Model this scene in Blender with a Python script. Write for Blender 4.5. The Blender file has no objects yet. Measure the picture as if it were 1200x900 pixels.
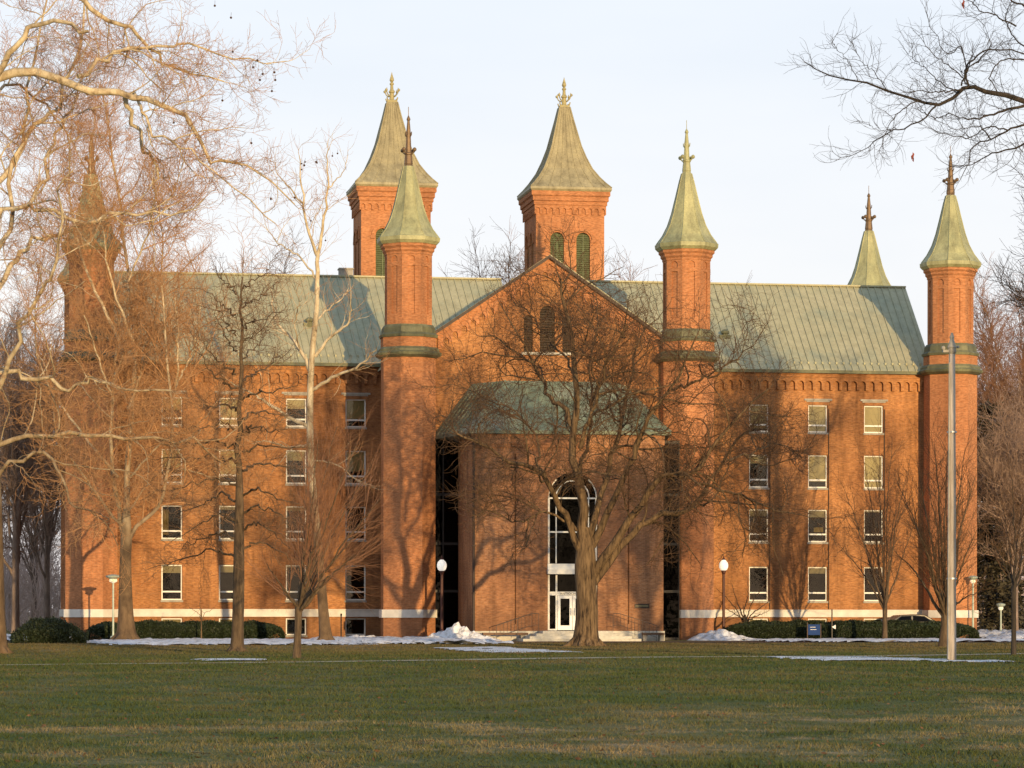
import bpy, math, random
import numpy as np
from mathutils import Vector
random.seed(7)
scn = bpy.context.scene
col = scn.collection
R = math.radians

# ------------------------------------------------------------------ camera (a 105 mm view from the lawn)
F_PX, YAW, ROLL, YH, CX, CY, EYE = 3503.57, .1641, -.001, 715.74, -28.95, -162.24, 1.6
cam_d = bpy.data.cameras.new('camera')
cam = bpy.data.objects.new('camera', cam_d); col.objects.link(cam)
cam_d.sensor_width = 36; cam_d.lens = 36 * F_PX / 1200
cam_d.shift_y = (YH - 450) / 1200
cam_d.clip_start = 1; cam_d.clip_end = 6000
cam.rotation_mode = 'QUATERNION'
from mathutils import Matrix
cam.location = (CX, CY, EYE)
m = Matrix.Rotation(-YAW, 3, 'Z') @ Matrix.Rotation(R(90), 3, 'X') @ Matrix.Rotation(-ROLL, 3, 'Z')
cam.rotation_quaternion = m.to_quaternion()
scn.camera = cam

def at(px, py, Y):
    """world point on the plane y = Y seen at a photo pixel (used to read measures off the photograph)"""
    u, v = px - 600, py - YH
    c, s = math.cos(YAW), math.sin(YAW)
    dx, dy, dz = u / F_PX * c + s, -u / F_PX * s + c, -v / F_PX
    t = (Y - CY) / dy
    return (CX + dx * t, Y, EYE + dz * t)

# ------------------------------------------------------------------ objects and tags
def tag(o, label=None, cat=None, group=None, kind=None):
    if label: o['label'] = label
    if cat: o['category'] = cat
    if group: o['group'] = group
    if kind: o['kind'] = kind
    return o
def empty(name, loc=(0, 0, 0), label=None, cat=None, group=None):
    o = bpy.data.objects.new(name, None); col.objects.link(o); o.location = loc
    o.empty_display_size = .3
    return tag(o, label, cat, group)
def copy_tree(o, parent=None):
    c = o.copy(); col.objects.link(c); c.parent = parent
    for ch in list(o.children): copy_tree(ch, c)
    return c

class MB:
    """collects shapes, links them as one mesh"""
    def __init__(s): s.v = []; s.f = []; s.mi = []; s.cur = 0
    def quad(s, a, b, c, d): n = len(s.v); s.v += [a, b, c, d]; s.f.append((n, n+1, n+2, n+3)); s.mi.append(s.cur)
    def poly(s, pts): n = len(s.v); s.v += list(pts); s.f.append(tuple(range(n, n+len(pts)))); s.mi.append(s.cur)
    def hexa(s, p):                       # 8 points: bottom 4 ccw, top 4 ccw
        n = len(s.v); s.v += list(p)
        for q in ((3,2,1,0),(4,5,6,7),(0,1,5,4),(1,2,6,5),(2,3,7,6),(3,0,4,7)): s.f.append(tuple(n+i for i in q)); s.mi.append(s.cur)
    def box(s, x0, x1, y0, y1, z0, z1):
        s.hexa([(x0,y0,z0),(x1,y0,z0),(x1,y1,z0),(x0,y1,z0),(x0,y0,z1),(x1,y0,z1),(x1,y1,z1),(x0,y1,z1)])
    def rings(s, rs, cap0=True, cap1=True):   # list of point rings, all the same length
        n0 = len(s.v); k = len(rs[0])
        for r in rs: s.v += list(r)
        for i in range(len(rs)-1):
            for j in range(k):
                a = n0+i*k+j; b = n0+i*k+(j+1) % k
                s.f.append((a, b, b+k, a+k)); s.mi.append(s.cur)
        if cap0: s.f.append(tuple(n0+j for j in reversed(range(k)))); s.mi.append(s.cur)
        if cap1: s.f.append(tuple(n0+(len(rs)-1)*k+j for j in range(k))); s.mi.append(s.cur)
    def lathe(s, c, prof, k=8, rot=None):     # prof: (radius, z); octagons by apothem when k == 8 and rot given
        rot = math.pi/k if rot is None else rot
        s.rings([[(c[0]+r*math.cos(rot+2*math.pi*j/k), c[1]+r*math.sin(rot+2*math.pi*j/k), c[2]+z) for j in range(k)] for r, z in prof])
    def tube(s, pts, r, k=6):
        pts = [Vector(p) for p in pts]; rs = r if isinstance(r, (list, tuple)) else [r]*len(pts); out = []
        for i, p in enumerate(pts):
            t = (pts[min(i+1, len(pts)-1)] - pts[max(i-1, 0)]).normalized()
            a = t.cross(Vector((.3, .95, .1))).normalized(); b = t.cross(a)
            out.append([tuple(p + (a*math.cos(2*math.pi*j/k) + b*math.sin(2*math.pi*j/k))*rs[i]) for j in range(k)])
        s.rings(out)
    def ball(s, c, r, k=8, n=5, sz=1):
        s.rings([[(c[0]+r*math.sin(math.pi*i/n)*math.cos(2*math.pi*j/k), c[1]+r*math.sin(math.pi*i/n)*math.sin(2*math.pi*j/k), c[2]-r*sz*math.cos(math.pi*i/n)) for j in range(k)] for i in [.12]+list(range(1, n))+[n-.12]])
    def build(s, name, mats, parent=None, loc=(0, 0, 0), smooth=False):
        me = bpy.data.meshes.new(name); me.from_pydata([tuple(p) for p in s.v], [], s.f)
        mats = mats if isinstance(mats, (list, tuple)) else [mats]
        for mt in mats: me.materials.append(mt)
        if len(mats) > 1: me.polygons.foreach_set('material_index', s.mi)
        if smooth: me.polygons.foreach_set('use_smooth', [True]*len(s.f))
        me.update()
        o = bpy.data.objects.new(name, me); col.objects.link(o); o.parent = parent; o.location = loc
        return o

# ------------------------------------------------------------------ materials
def node_mat(name):
    mt = bpy.data.materials.new(name); mt.use_nodes = True
    nt = mt.node_tree; b = nt.nodes['Principled BSDF']
    return mt, nt, b
class NT:
    def __init__(s, nt): s.nt = nt
    def n(s, t, **kw):
        x = s.nt.nodes.new(t)
        for k, v in kw.items(): setattr(x, k, v)
        return x
    def l(s, a, b): s.nt.links.new(a, b)
    def val(s, sock, v):
        if hasattr(v, 'is_linked') or isinstance(v, bpy.types.NodeSocket): s.l(v, sock)
        else: sock.default_value = v
    def math(s, op, a, b=0.0, c=0.0, clamp=False):
        x = s.n('ShaderNodeMath', operation=op, use_clamp=clamp)
        s.val(x.inputs[0], a); s.val(x.inputs[1], b); s.val(x.inputs[2], c); return x.outputs[0]
    def noise(s, vec, scale, detail=4, rough=.6, dist=0):
        x = s.n('ShaderNodeTexNoise'); x.inputs['Scale'].default_value = scale; x.inputs['Detail'].default_value = detail
        x.inputs['Roughness'].default_value = rough; x.inputs['Distortion'].default_value = dist
        if vec is not None: s.l(vec, x.inputs['Vector'])
        return x.outputs['Fac']
    def mapping(s, vec, scale=(1, 1, 1), loc=(0, 0, 0)):
        x = s.n('ShaderNodeMapping'); x.inputs['Scale'].default_value = scale; x.inputs['Location'].default_value = loc
        s.l(vec, x.inputs['Vector']); return x.outputs[0]
    def ramp(s, fac, stops):
        x = s.n('ShaderNodeValToRGB'); e = x.color_ramp.elements
        while len(e) < len(stops): e.new(.5)
        for i, (p, c) in enumerate(stops): e[i].position = p; e[i].color = tuple(c)+(1,) if len(c) == 3 else c
        s.l(fac, x.inputs[0]); return x.outputs['Color']
    def mix(s, fac, a, b, mode='MIX'):
        x = s.n('ShaderNodeMix', data_type='RGBA', blend_type=mode)
        s.val(x.inputs['Factor'], fac)
        for sock, v in ((x.inputs['A'], a), (x.inputs['B'], b)):
            if isinstance(v, tuple): sock.default_value = v if len(v) == 4 else v+(1,)
            else: s.l(v, sock)
        return x.outputs['Result']
    def pos(s): return s.n('ShaderNodeNewGeometry').outputs['Position']
    def bump(s, h, strength=.5, dist=.02):
        x = s.n('ShaderNodeBump'); x.inputs['Strength'].default_value = strength; x.inputs['Distance'].default_value = dist
        s.l(h, x.inputs['Height']); return x.outputs[0]

def plain(name, c, rough=.6, metal=0, var=.25, scale=3.0, emit=0, spec=.4, fine=None):
    mt, nt, b = node_mat(name); T = NT(nt); p = T.pos()
    f = T.noise(p, scale, 6, .65)
    lo = tuple(x*(1-var) for x in c); hi = tuple(min(1, x*(1+var)) for x in c)
    T.l(T.ramp(f, [(.3, lo), (.7, hi)]), b.inputs['Base Color'])
    b.inputs['Roughness'].default_value = rough; b.inputs['Metallic'].default_value = metal
    b.inputs['Specular IOR Level'].default_value = spec
    if emit:
        b.inputs['Emission Color'].default_value = (1, .93, .8, 1); b.inputs['Emission Strength'].default_value = emit
    return mt

def brick_mat(name, c1, c2, mortar, stain=.5, bscale=1.0):
    mt, nt, b = node_mat(name); T = NT(nt)
    g = T.n('ShaderNodeNewGeometry'); P = g.outputs['Position']; N = g.outputs['True Normal']
    cr = T.n('ShaderNodeVectorMath', operation='CROSS_PRODUCT'); T.l(N, cr.inputs[0]); cr.inputs[1].default_value = (0, 0, 1)
    nm = T.n('ShaderNodeVectorMath', operation='NORMALIZE'); T.l(cr.outputs[0], nm.inputs[0])
    dt = T.n('ShaderNodeVectorMath', operation='DOT_PRODUCT'); T.l(P, dt.inputs[0]); T.l(nm.outputs[0], dt.inputs[1])
    sp = T.n('ShaderNodeSeparateXYZ'); T.l(P, sp.inputs[0])
    cm = T.n('ShaderNodeCombineXYZ'); T.l(dt.outputs['Value'], cm.inputs[0]); T.l(sp.outputs['Z'], cm.inputs[1])
    uv = cm.outputs[0]
    bk = T.n('ShaderNodeTexBrick'); T.l(uv, bk.inputs['Vector'])
    bk.inputs['Color1'].default_value = c1+(1,); bk.inputs['Color2'].default_value = c2+(1,); bk.inputs['Mortar'].default_value = mortar+(1,)
    bk.inputs['Scale'].default_value = bscale; bk.inputs['Mortar Size'].default_value = .007; bk.inputs['Bias'].default_value = -.1
    bk.inputs['Brick Width'].default_value = .215; bk.inputs['Row Height'].default_value = .075; bk.inputs['Mortar Smooth'].default_value = .1
    # per-brick scatter, weather stains in vertical streaks, broad patches
    n1 = T.noise(T.mapping(uv, (4.6, 13.3, 1)), 1.0, 2, .5)
    n2 = T.noise(T.mapping(P, (.35, .35, .22)), 1.0, 6, .62)
    n3 = T.noise(T.mapping(uv, (1.6, .13, 1)), 1.0, 5, .6)
    n4 = T.noise(T.mapping(P, (1.5, 1.5, 1.5)), 1.0, 4, .65)
    c = T.mix(1, bk.outputs['Color'], T.ramp(n1, [(.25, (.66, .64, .62)), (.5, (1, 1, 1)), (.78, (1.28, 1.3, 1.34))]), 'MULTIPLY')
    c = T.mix(1, c, T.ramp(n2, [(.3, (1-.42*stain, 1-.46*stain, 1-.42*stain)), (.55, (1, 1, 1)), (.75, (1+.22*stain, 1+.2*stain, 1+.2*stain))]), 'MULTIPLY')
    c = T.mix(1, c, T.ramp(n3, [(.3, (1-.45*stain, 1-.45*stain, 1-.42*stain)), (.52, (1, 1, 1))]), 'MULTIPLY')
    c = T.mix(1, c, T.ramp(n4, [(.3, (.86, .86, .88)), (.7, (1.12, 1.1, 1.08))]), 'MULTIPLY')
    # damp and soot: darker close to the ground and, in runs, below the eaves
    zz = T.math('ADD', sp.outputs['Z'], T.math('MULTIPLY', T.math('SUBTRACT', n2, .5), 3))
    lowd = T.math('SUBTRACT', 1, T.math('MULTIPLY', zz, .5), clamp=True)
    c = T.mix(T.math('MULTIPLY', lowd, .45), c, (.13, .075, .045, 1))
    big = T.n('ShaderNodeTexBrick'); T.l(T.mapping(uv, (1, 1, 1), (.7, .4, 0)), big.inputs['Vector']); big.inputs['Scale'].default_value = 1
    big.inputs['Brick Width'].default_value = 3.1; big.inputs['Row Height'].default_value = 2.3; big.inputs['Mortar Size'].default_value = 0; big.offset = .37
    big.inputs['Color1'].default_value = (.80, .77, .77, 1); big.inputs['Color2'].default_value = (1.14, 1.12, 1.08, 1)
    c = T.mix(T.math('MULTIPLY', n2, 1.1*stain, clamp=True), c, T.mix(1, c, big.outputs['Color'], 'MULTIPLY'))
    T.l(c, b.inputs['Base Color']); b.inputs['Roughness'].default_value = .9; b.inputs['Specular IOR Level'].default_value = .15
    T.l(T.bump(T.math('SUBTRACT', T.math('MULTIPLY', n1, .5), bk.outputs['Fac']), .5, .012), b.inputs['Normal'])
    return mt

def copper_mat(name, base, pale, dark, rough=.55, metal=.0, streak=1.0):
    mt, nt, b = node_mat(name); T = NT(nt); p = T.pos()
    n1 = T.noise(T.mapping(p, (.5, .5, .5)), 1, 6, .62); n2 = T.noise(T.mapping(p, (2.4, 2.4, .35)), 1, 5, .65); n3 = T.noise(p, 9, 3, .6)
    c = T.ramp(n1, [(.28, dark), (.5, base), (.72, pale)])
    c = T.mix(1, c, T.ramp(n2, [(.28, (1-.38*streak, 1-.4*streak, 1-.44*streak)), (.52, (1, 1, 1)), (.78, (1+.25*streak, 1+.25*streak, 1+.2*streak))]), 'MULTIPLY')
    c = T.mix(1, c, T.ramp(n3, [(.3, (1-.15*streak,)*3), (.7, (1+.12*streak,)*3)]), 'MULTIPLY')
    T.l(c, b.inputs['Base Color']); b.inputs['Roughness'].default_value = rough; b.inputs['Metallic'].default_value = metal
    T.l(T.bump(n3, .25, .02), b.inputs['Normal'])
    return mt

def bark_mat(name, stops, scale=6, stretch=.25, foot=None, rough=.85):
    mt, nt, b = node_mat(name); T = NT(nt); p = T.pos()
    n = T.noise(T.mapping(p, (scale, scale, scale*stretch)), 1, 5, .65, .4)
    n2 = T.noise(p, .7, 3, .5)
    c = T.ramp(n, stops)
    c = T.mix(1, c, T.ramp(n2, [(.3, (.75, .75, .75)), (.7, (1.15, 1.15, 1.15))]), 'MULTIPLY')
    if foot:
        sp = T.n('ShaderNodeSeparateXYZ'); T.l(p, sp.inputs[0])
        k = T.math('SUBTRACT', 1, T.math('MULTIPLY', T.math('ADD', T.math('SUBTRACT', sp.outputs['Z'], 6.5), T.math('MULTIPLY', n2, 5)), .12), clamp=True)
        c = T.mix(k, c, T.ramp(n, [(.3, foot[0]), (.7, foot[1])]))
    T.l(c, b.inputs['Base Color']); b.inputs['Roughness'].default_value = rough; b.inputs['Specular IOR Level'].default_value = .2
    T.l(T.bump(n, .9, .06), b.inputs['Normal'])
    return mt

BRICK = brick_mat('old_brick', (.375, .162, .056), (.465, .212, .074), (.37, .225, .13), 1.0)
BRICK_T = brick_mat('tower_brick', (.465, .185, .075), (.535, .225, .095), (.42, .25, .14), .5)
BRICK_P = brick_mat('pavilion_brick', (.37, .168, .075), (.45, .215, .096), (.38, .25, .16), 1.0)
STONE = plain('limestone', (.52, .49, .42), .85, 0, .22, 2.5, spec=.2)
STONE_D = plain('worn_stone', (.34, .31, .26), .9, 0, .3, 2.5, spec=.2)
BAND = plain('painted_stone_band', (.66, .62, .55), .8, 0, .16, 1.6, spec=.2)
WHITE = plain('window_paint', (.74, .72, .66), .5, 0, .1, 3)
ROOF = copper_mat('standing_seam_metal', (.385, .36, .215), (.44, .405, .25), (.31, .32, .21), .6, streak=.55)
ROOF_G = copper_mat('green_copper', (.17, .20, .125), (.29, .31, .235), (.075, .10, .075), .65)
SPIRE = copper_mat('spire_copper', (.335, .33, .165), (.45, .43, .215), (.22, .235, .125), .55)
SPIRE_T = copper_mat('tower_roof_metal', (.31, .265, .145), (.37, .315, .175), (.25, .215, .12), .55)
SKIRT = copper_mat('skirt_copper', (.125, .125, .065), (.23, .22, .11), (.05, .06, .04), .65)
BRONZE = plain('bronze', (.17, .11, .06), .55, .3, .3, 5)
GILT = plain('gilded_metal', (.36, .31, .15), .7, .0, .3, 7)
LOUVRE = plain('green_louvre_paint', (.13, .15, .07), .7, 0, .2, 4)
DARKLOUVRE = plain('brown_louvre_paint', (.075, .055, .035), .8, 0, .2, 4)
ROOM = plain('dark_room', (.006, .005, .0045), .9, 0, .3, 1)  # near-black sheets behind the glass: darkness of unlit rooms put into the colour
BLIND = plain('roller_blind', (.75, .66, .42), .8, 0, .12, 2)  # yellow tone also stands in for golden reflections in the upper windows
CURTAIN = plain('yellow_curtain', (.55, .40, .12), .8, 0, .2, 4)
RAILPAINT = plain('weathered_rail_paint', (.09, .065, .05), .6, .1, .3, 6)
IRON = plain('dark_iron', (.022, .018, .015), .5, .2, .3, 6)
PIPE = plain('brown_pipe', (.05, .03, .02), .6, .1, .3, 3)
POLE_PAINT = plain('brown_pole_paint', (.07, .022, .016), .5, .1, .2, 5)
GALV = plain('galvanised_steel', (.36, .37, .38), .45, .5, .2, 6)
PALEGREEN = plain('pale_green_paint', (.36, .42, .36), .5, .1, .15, 5)
GLOBE = plain('opal_globe', (.85, .82, .75), .25, 0, .04, 2, emit=.55)
LENS = plain('lamp_lens', (.7, .62, .3), .3, 0, .1, 2, emit=.5)
BLUE = plain('blue_sign_paint', (.02, .05, .16), .7, 0, .15, 5, spec=.1)
WHITEP = plain('white_paint', (.75, .75, .73), .5, 0, .06, 5)
BENCHWOOD = plain('bench_wood', (.14, .075, .04), .7, 0, .3, 5)
CARPAINT = plain('car_paint', (.15, .135, .115), .35, .2, .05, 2)
RUBBER = plain('tyre_rubber', (.02, .02, .02), .8, 0, .2, 8)
PLAQUE = plain('bronze_plaque', (.05, .035, .025), .5, .4, .3, 9)
CONCRETE = plain('concrete', (.40, .37, .31), .9, 0, .2, 1.2, spec=.2)

def glass_mat(name, tint, refl=1.0):
    mt, nt, b = node_mat(name); T = NT(nt); nt.nodes.remove(b); out = nt.nodes['Material Output']
    tr = T.n('ShaderNodeBsdfTransparent'); tr.inputs[0].default_value = tint+(1,)
    gl = T.n('ShaderNodeBsdfGlossy'); gl.inputs['Roughness'].default_value = .03; gl.inputs[0].default_value = (refl, refl, refl, 1)
    w = T.noise(T.mapping(T.pos(), (1.3, 1.3, 1.3)), 1, 2, .5)
    T.l(T.bump(w, .15, .05), gl.inputs['Normal'])
    fr = T.n('ShaderNodeFresnel'); fr.inputs[0].default_value = 1.5
    ms = T.n('ShaderNodeMixShader'); T.l(fr.outputs[0], ms.inputs[0]); T.l(tr.outputs[0], ms.inputs[1]); T.l(gl.outputs[0], ms.inputs[2])
    T.l(ms.outputs[0], out.inputs['Surface'])
    return mt
GLASS = glass_mat('window_glass', (.45, .44, .40), .7)
GLASS_HI = glass_mat('sky_reflecting_glass', (.55, .54, .46), 1.0)  # paler, stronger-reflecting copy for upper rows, imitating their bright sky reflections
DARKGLASS = glass_mat('smoked_glass', (.12, .12, .13), .2)

BARK_OAK = bark_mat('ridged_bark', [(.36, (.028, .018, .011)), (.47, (.12, .078, .042)), (.7, (.235, .155, .082))], 8, .14)
TWIG_OAK = plain('brown_twigs', (.115, .066, .036), .85, 0, .3, 1.5, spec=.2)
BARK_SYC = bark_mat('mottled_pale_bark', [(.32, (.15, .11, .07)), (.42, (.40, .31, .19)), (.6, (.64, .54, .37)), (.75, (.44, .35, .23))], 2.6, .5, ((.075, .048, .027), (.20, .13, .07)))
TWIG_STR = plain('warm_brown_twigs', (.17, .10, .055), .85, 0, .3, 1.5, spec=.2)
TWIG_SYC = plain('tan_twigs', (.43, .235, .11), .85, 0, .3, 1.5, spec=.2)
BARK_BRN = bark_mat('brown_bark', [(.3, (.05, .035, .022)), (.55, (.13, .088, .052)), (.75, (.21, .15, .09))], 8, .2)
TWIG_RED = plain('reddish_twigs', (.25, .125, .068), .85, 0, .3, 1.5, spec=.2)
BARK_WOOD = bark_mat('grey_brown_bark', [(.3, (.16, .115, .09)), (.6, (.27, .20, .16)), (.8, (.34, .26, .21))], 8, .2)
TWIG_FAR = plain('far_woods_twigs', (.52, .39, .33), .9, 0, .3, .3, spec=.1)  # paler than real twigs: haze and missing light put into the colour
TWIG_GREY = plain('grey_brown_twigs', (.33, .23, .175), .85, 0, .3, 1.5, spec=.2)
TWIG_DK = plain('dark_twigs', (.055, .042, .036), .85, 0, .3, 1.5, spec=.2)
BARK_DK = bark_mat('dark_bark', [(.3, (.025, .02, .016)), (.6, (.06, .048, .038)), (.8, (.09, .07, .055))], 8, .2)
SEED = plain('seed_ball_brown', (.07, .035, .02), .9, 0, .2, 9)
DEADLEAF = plain('dead_leaf', (.22, .05, .03), .85, 0, .3, 9)
def leaf_mat(name, lo, hi):
    return plain(name, tuple((a+b)/2 for a, b in zip(lo, hi)), .6, 0, .55, 5, spec=.3)
HEDGE = leaf_mat('hedge_leaf', (.012, .018, .006), (.03, .042, .016))
CONIFER = leaf_mat('conifer_needles', (.025, .024, .012), (.07, .055, .030))

# ------------------------------------------------------------------ sky and sun
SUN_AZ = math.atan(.17)      # to the right of the camera-side normal of the facade
SUN_EL = R(5.3)
world = bpy.data.worlds.new('World'); scn.world = world; world.use_nodes = True
wn = NT(world.node_tree); bg = world.node_tree.nodes['Background']
sky = wn.n('ShaderNodeTexSky', sky_type='NISHITA'); sky.sun_disc = False
sky.sun_elevation = R(9); sky.sun_rotation = math.pi - SUN_AZ
sky.air_density = 1.0; sky.dust_density = 1.6; sky.ozone_density = 1.0; sky.altitude = 200
# a thin bright winter haze over the clear sky
tc = wn.n('ShaderNodeTexCoord'); sx = wn.n('ShaderNodeSeparateXYZ'); wn.l(tc.outputs['Generated'], sx.inputs[0])
haze = wn.ramp(wn.math('ABSOLUTE', sx.outputs['Z']), [(0, (8.1, 7.7, 7.75)), (.10, (8.5, 8.4, 8.6)), (.22, (7.6, 8.05, 8.75)), (.6, (3.6, 4.8, 6.6))])
cl = wn.noise(wn.mapping(tc.outputs['Generated'], (2, 2, 9)), 1.6, 4, .55)
hz = wn.mix(1, haze, wn.ramp(cl, [(.3, (.93, .95, .975)), (.52, (1, 1, 1)), (.7, (1.04, 1.03, 1.01))]), 'MULTIPLY')
wn.l(wn.mix(.85, sky.outputs[0], hz), bg.inputs['Color']); bg.inputs['Strength'].default_value = .125

sd = bpy.data.lights.new('sun', 'SUN'); sd.energy = 4.8; sd.angle = R(.5); sd.color = (1, .71, .36)
sun = bpy.data.objects.new('sun', sd); col.objects.link(sun)
sun.rotation_mode = 'QUATERNION'
d = Vector((-math.sin(SUN_AZ)*math.cos(SUN_EL), math.cos(SUN_AZ)*math.cos(SUN_EL), -math.sin(SUN_EL)))
sun.rotation_quaternion = d.to_track_quat('-Z', 'Y'); sun.location = (20, -120, 60)

scn.view_settings.view_transform = 'Standard'; scn.view_settings.look = 'None'; scn.view_settings.exposure = 0
scn.cycles.max_bounces = 6; scn.cycles.transparent_max_bounces = 10

# ------------------------------------------------------------------ ground
def ground_mat():
    mt, nt, b = node_mat('winter_lawn'); T = NT(nt); p = T.pos()
    big = T.noise(T.mapping(p, (.055, .03, 1)), 1, 5, .6, .6)
    mid = T.noise(T.mapping(p, (.30, .13, 1), (7, 3, 0)), 1, 6, .62, .3)
    fine = T.noise(p, 9, 5, .7); spk = T.noise(p, 38, 2, .6)
    c = T.ramp(mid, [(.3, (.054, .086, .020)), (.54, (.084, .108, .030)), (.68, (.14, .125, .05)), (.8, (.26, .195, .10))])
    c = T.mix(T.math('MULTIPLY', T.ramp(big, [(.5, (0, 0, 0)), (.66, (1, 1, 1))]), .35), c, (.15, .12, .055, 1))
    sp = T.n('ShaderNodeSeparateXYZ'); T.l(p, sp.inputs[0])
    # trodden dry grass close to the camera, leaf-littered brown turf near the building
    wob = T.math('MULTIPLY', T.math('SUBTRACT', T.noise(T.mapping(p, (.22, .10, 1), (2, 9, 0)), 1, 6, .7), .5), 38)
    y2 = T.math('ADD', T.math('ADD', sp.outputs['Y'], T.math('MULTIPLY', sp.outputs['X'], -.35)), wob)
    dry = T.math('MAXIMUM', T.math('SUBTRACT', 1, T.math('DIVIDE', T.math('ABSOLUTE', T.math('ADD', y2, 112.5)), 3.4), clamp=True), T.math('SUBTRACT', 1, T.math('DIVIDE', T.math('ABSOLUTE', T.math('ADD', y2, 120.5)), 2.6), clamp=True))
    dry = T.math('MULTIPLY', dry, T.ramp(T.math('ADD', T.math('MULTIPLY', T.noise(T.mapping(p, (.5, .6, 1)), 1, 7, .78), .62), T.math('MULTIPLY', T.noise(T.mapping(p, (.22, .3, 1), (3.3, 1.2, 0)), 1, 3, .6), .38)), [(.43, (.0, .0, .0)), (.58, (1, 1, 1))]))
    c = T.mix(T.math('MULTIPLY', dry, .85), c, (.34, .25, .145, 1))
    near = T.math('MULTIPLY', T.math('ADD', T.math('ADD', sp.outputs['Y'], wob), 60), .04, clamp=True)
    c = T.mix(T.math('MULTIPLY', near, .72), c, T.ramp(mid, [(.3, (.125, .11, .035)), (.5, (.19, .145, .06)), (.7, (.25, .17, .085))]))
    pat = T.noise(T.mapping(p, (.42, .36, 1), (11, 4, 0)), 1, 6, .72, .4)
    c = T.mix(T.math('MULTIPLY', T.ramp(pat, [(.46, (0, 0, 0)), (.64, (1, 1, 1))]), .46), c, (.19, .15, .075, 1))
    c = T.mix(T.math('MULTIPLY', T.ramp(pat, [(.30, (1, 1, 1)), (.38, (0, 0, 0))]), .5), c, (.06, .05, .025, 1))
    c = T.mix(1, c, T.ramp(fine, [(.25, (.6, .6, .58)), (.75, (1.35, 1.32, 1.25))]), 'MULTIPLY')
    c = T.mix(1, c, T.ramp(spk, [(.3, (.7, .7, .7)), (.7, (1.25, 1.25, 1.25))]), 'MULTIPLY')
    T.l(c, b.inputs['Base Color']); b.inputs['Roughness'].default_value = .95; b.inputs['Specular IOR Level'].default_value = .1
    T.l(T.bump(T.math('ADD', fine, T.math('MULTIPLY', spk, .5)), .6, .03), b.inputs['Normal'])
    return mt
LAWN = ground_mat()
def lawn_height(x, y):       # gentle swells, flat by the building
    k = max(0, min(1, (-14-y)/30.0))
    return k*(.035*math.sin(x*.21+1)*math.sin(y*.13) + .03*math.sin(x*.07-y*.09+2))
g = MB()
xs = [-2500, -700, -250, -120] + [-60+2*i for i in range(61)] + [120, 250, 700, 2500]
ys = [-400, -240] + [-166+2*i for i in range(80)] + [30, 80, 200, 600, 2500]
nx, ny = len(xs), len(ys)
g.v = [(x, y, lawn_height(x, y) if abs(x) <= 60 else 0) for y in ys for x in xs]
g.f = [(j*nx+i, j*nx+i+1, (j+1)*nx+i+1, (j+1)*nx+i) for j in range(ny-1) for i in range(nx-1)]; g.mi = [0]*len(g.f)
tag(g.build('lawn', LAWN, smooth=True), kind='structure')

def strip(name, pts, w, mat, z):
    b = MB(); L = []
    for i, (x, y) in enumerate(pts):
        a = Vector(pts[max(0, i-1)]); c = Vector(pts[min(len(pts)-1, i+1)]); t = (c-a).normalized(); n = Vector((-t.y, t.x))
        ww = w*.5*(1+.12*math.sin(i*1.7)); L.append(((x-n.x*ww, y-n.y*ww), (x+n.x*ww, y+n.y*ww)))
    for (a, b2), (c, d2) in zip(L, L[1:]): b.quad((a[0], a[1], lawn_height(*a)+z), (c[0], c[1], lawn_height(*c)+z), (d2[0], d2[1], lawn_height(*d2)+z), (b2[0], b2[1], lawn_height(*b2)+z))
    return tag(b.build(name, mat), kind='structure')
PATHM = plain('worn_path', (.36, .30, .20), .95, 0, .35, .8, spec=.1)
strip('footpath', [(-70+3*i, -97.5+3*i*.535+.4*math.sin(i*.6)) for i in range(44)], 1.7, PATHM, .014)
BRICKPAVE = plain('brick_paving', (.13, .062, .042), .9, 0, .4, 2.2, spec=.15)
strip('brick_walk', [(-60+3*i, -12.2+.1*math.sin(i)) for i in range(44)], 5.0, BRICKPAVE, .010)
strip('brick_walk', [(.3, -12.4), (.3, -10.5), (.3, -9.9), (.3, -9.4)], 6.2, BRICKPAVE, .014)

# ------------------------------------------------------------------ the college building
hall = empty('college_building', (0, 0, 0), 'long orange brick college building with green copper spires, two tall towers and central gable', 'building')

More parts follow.
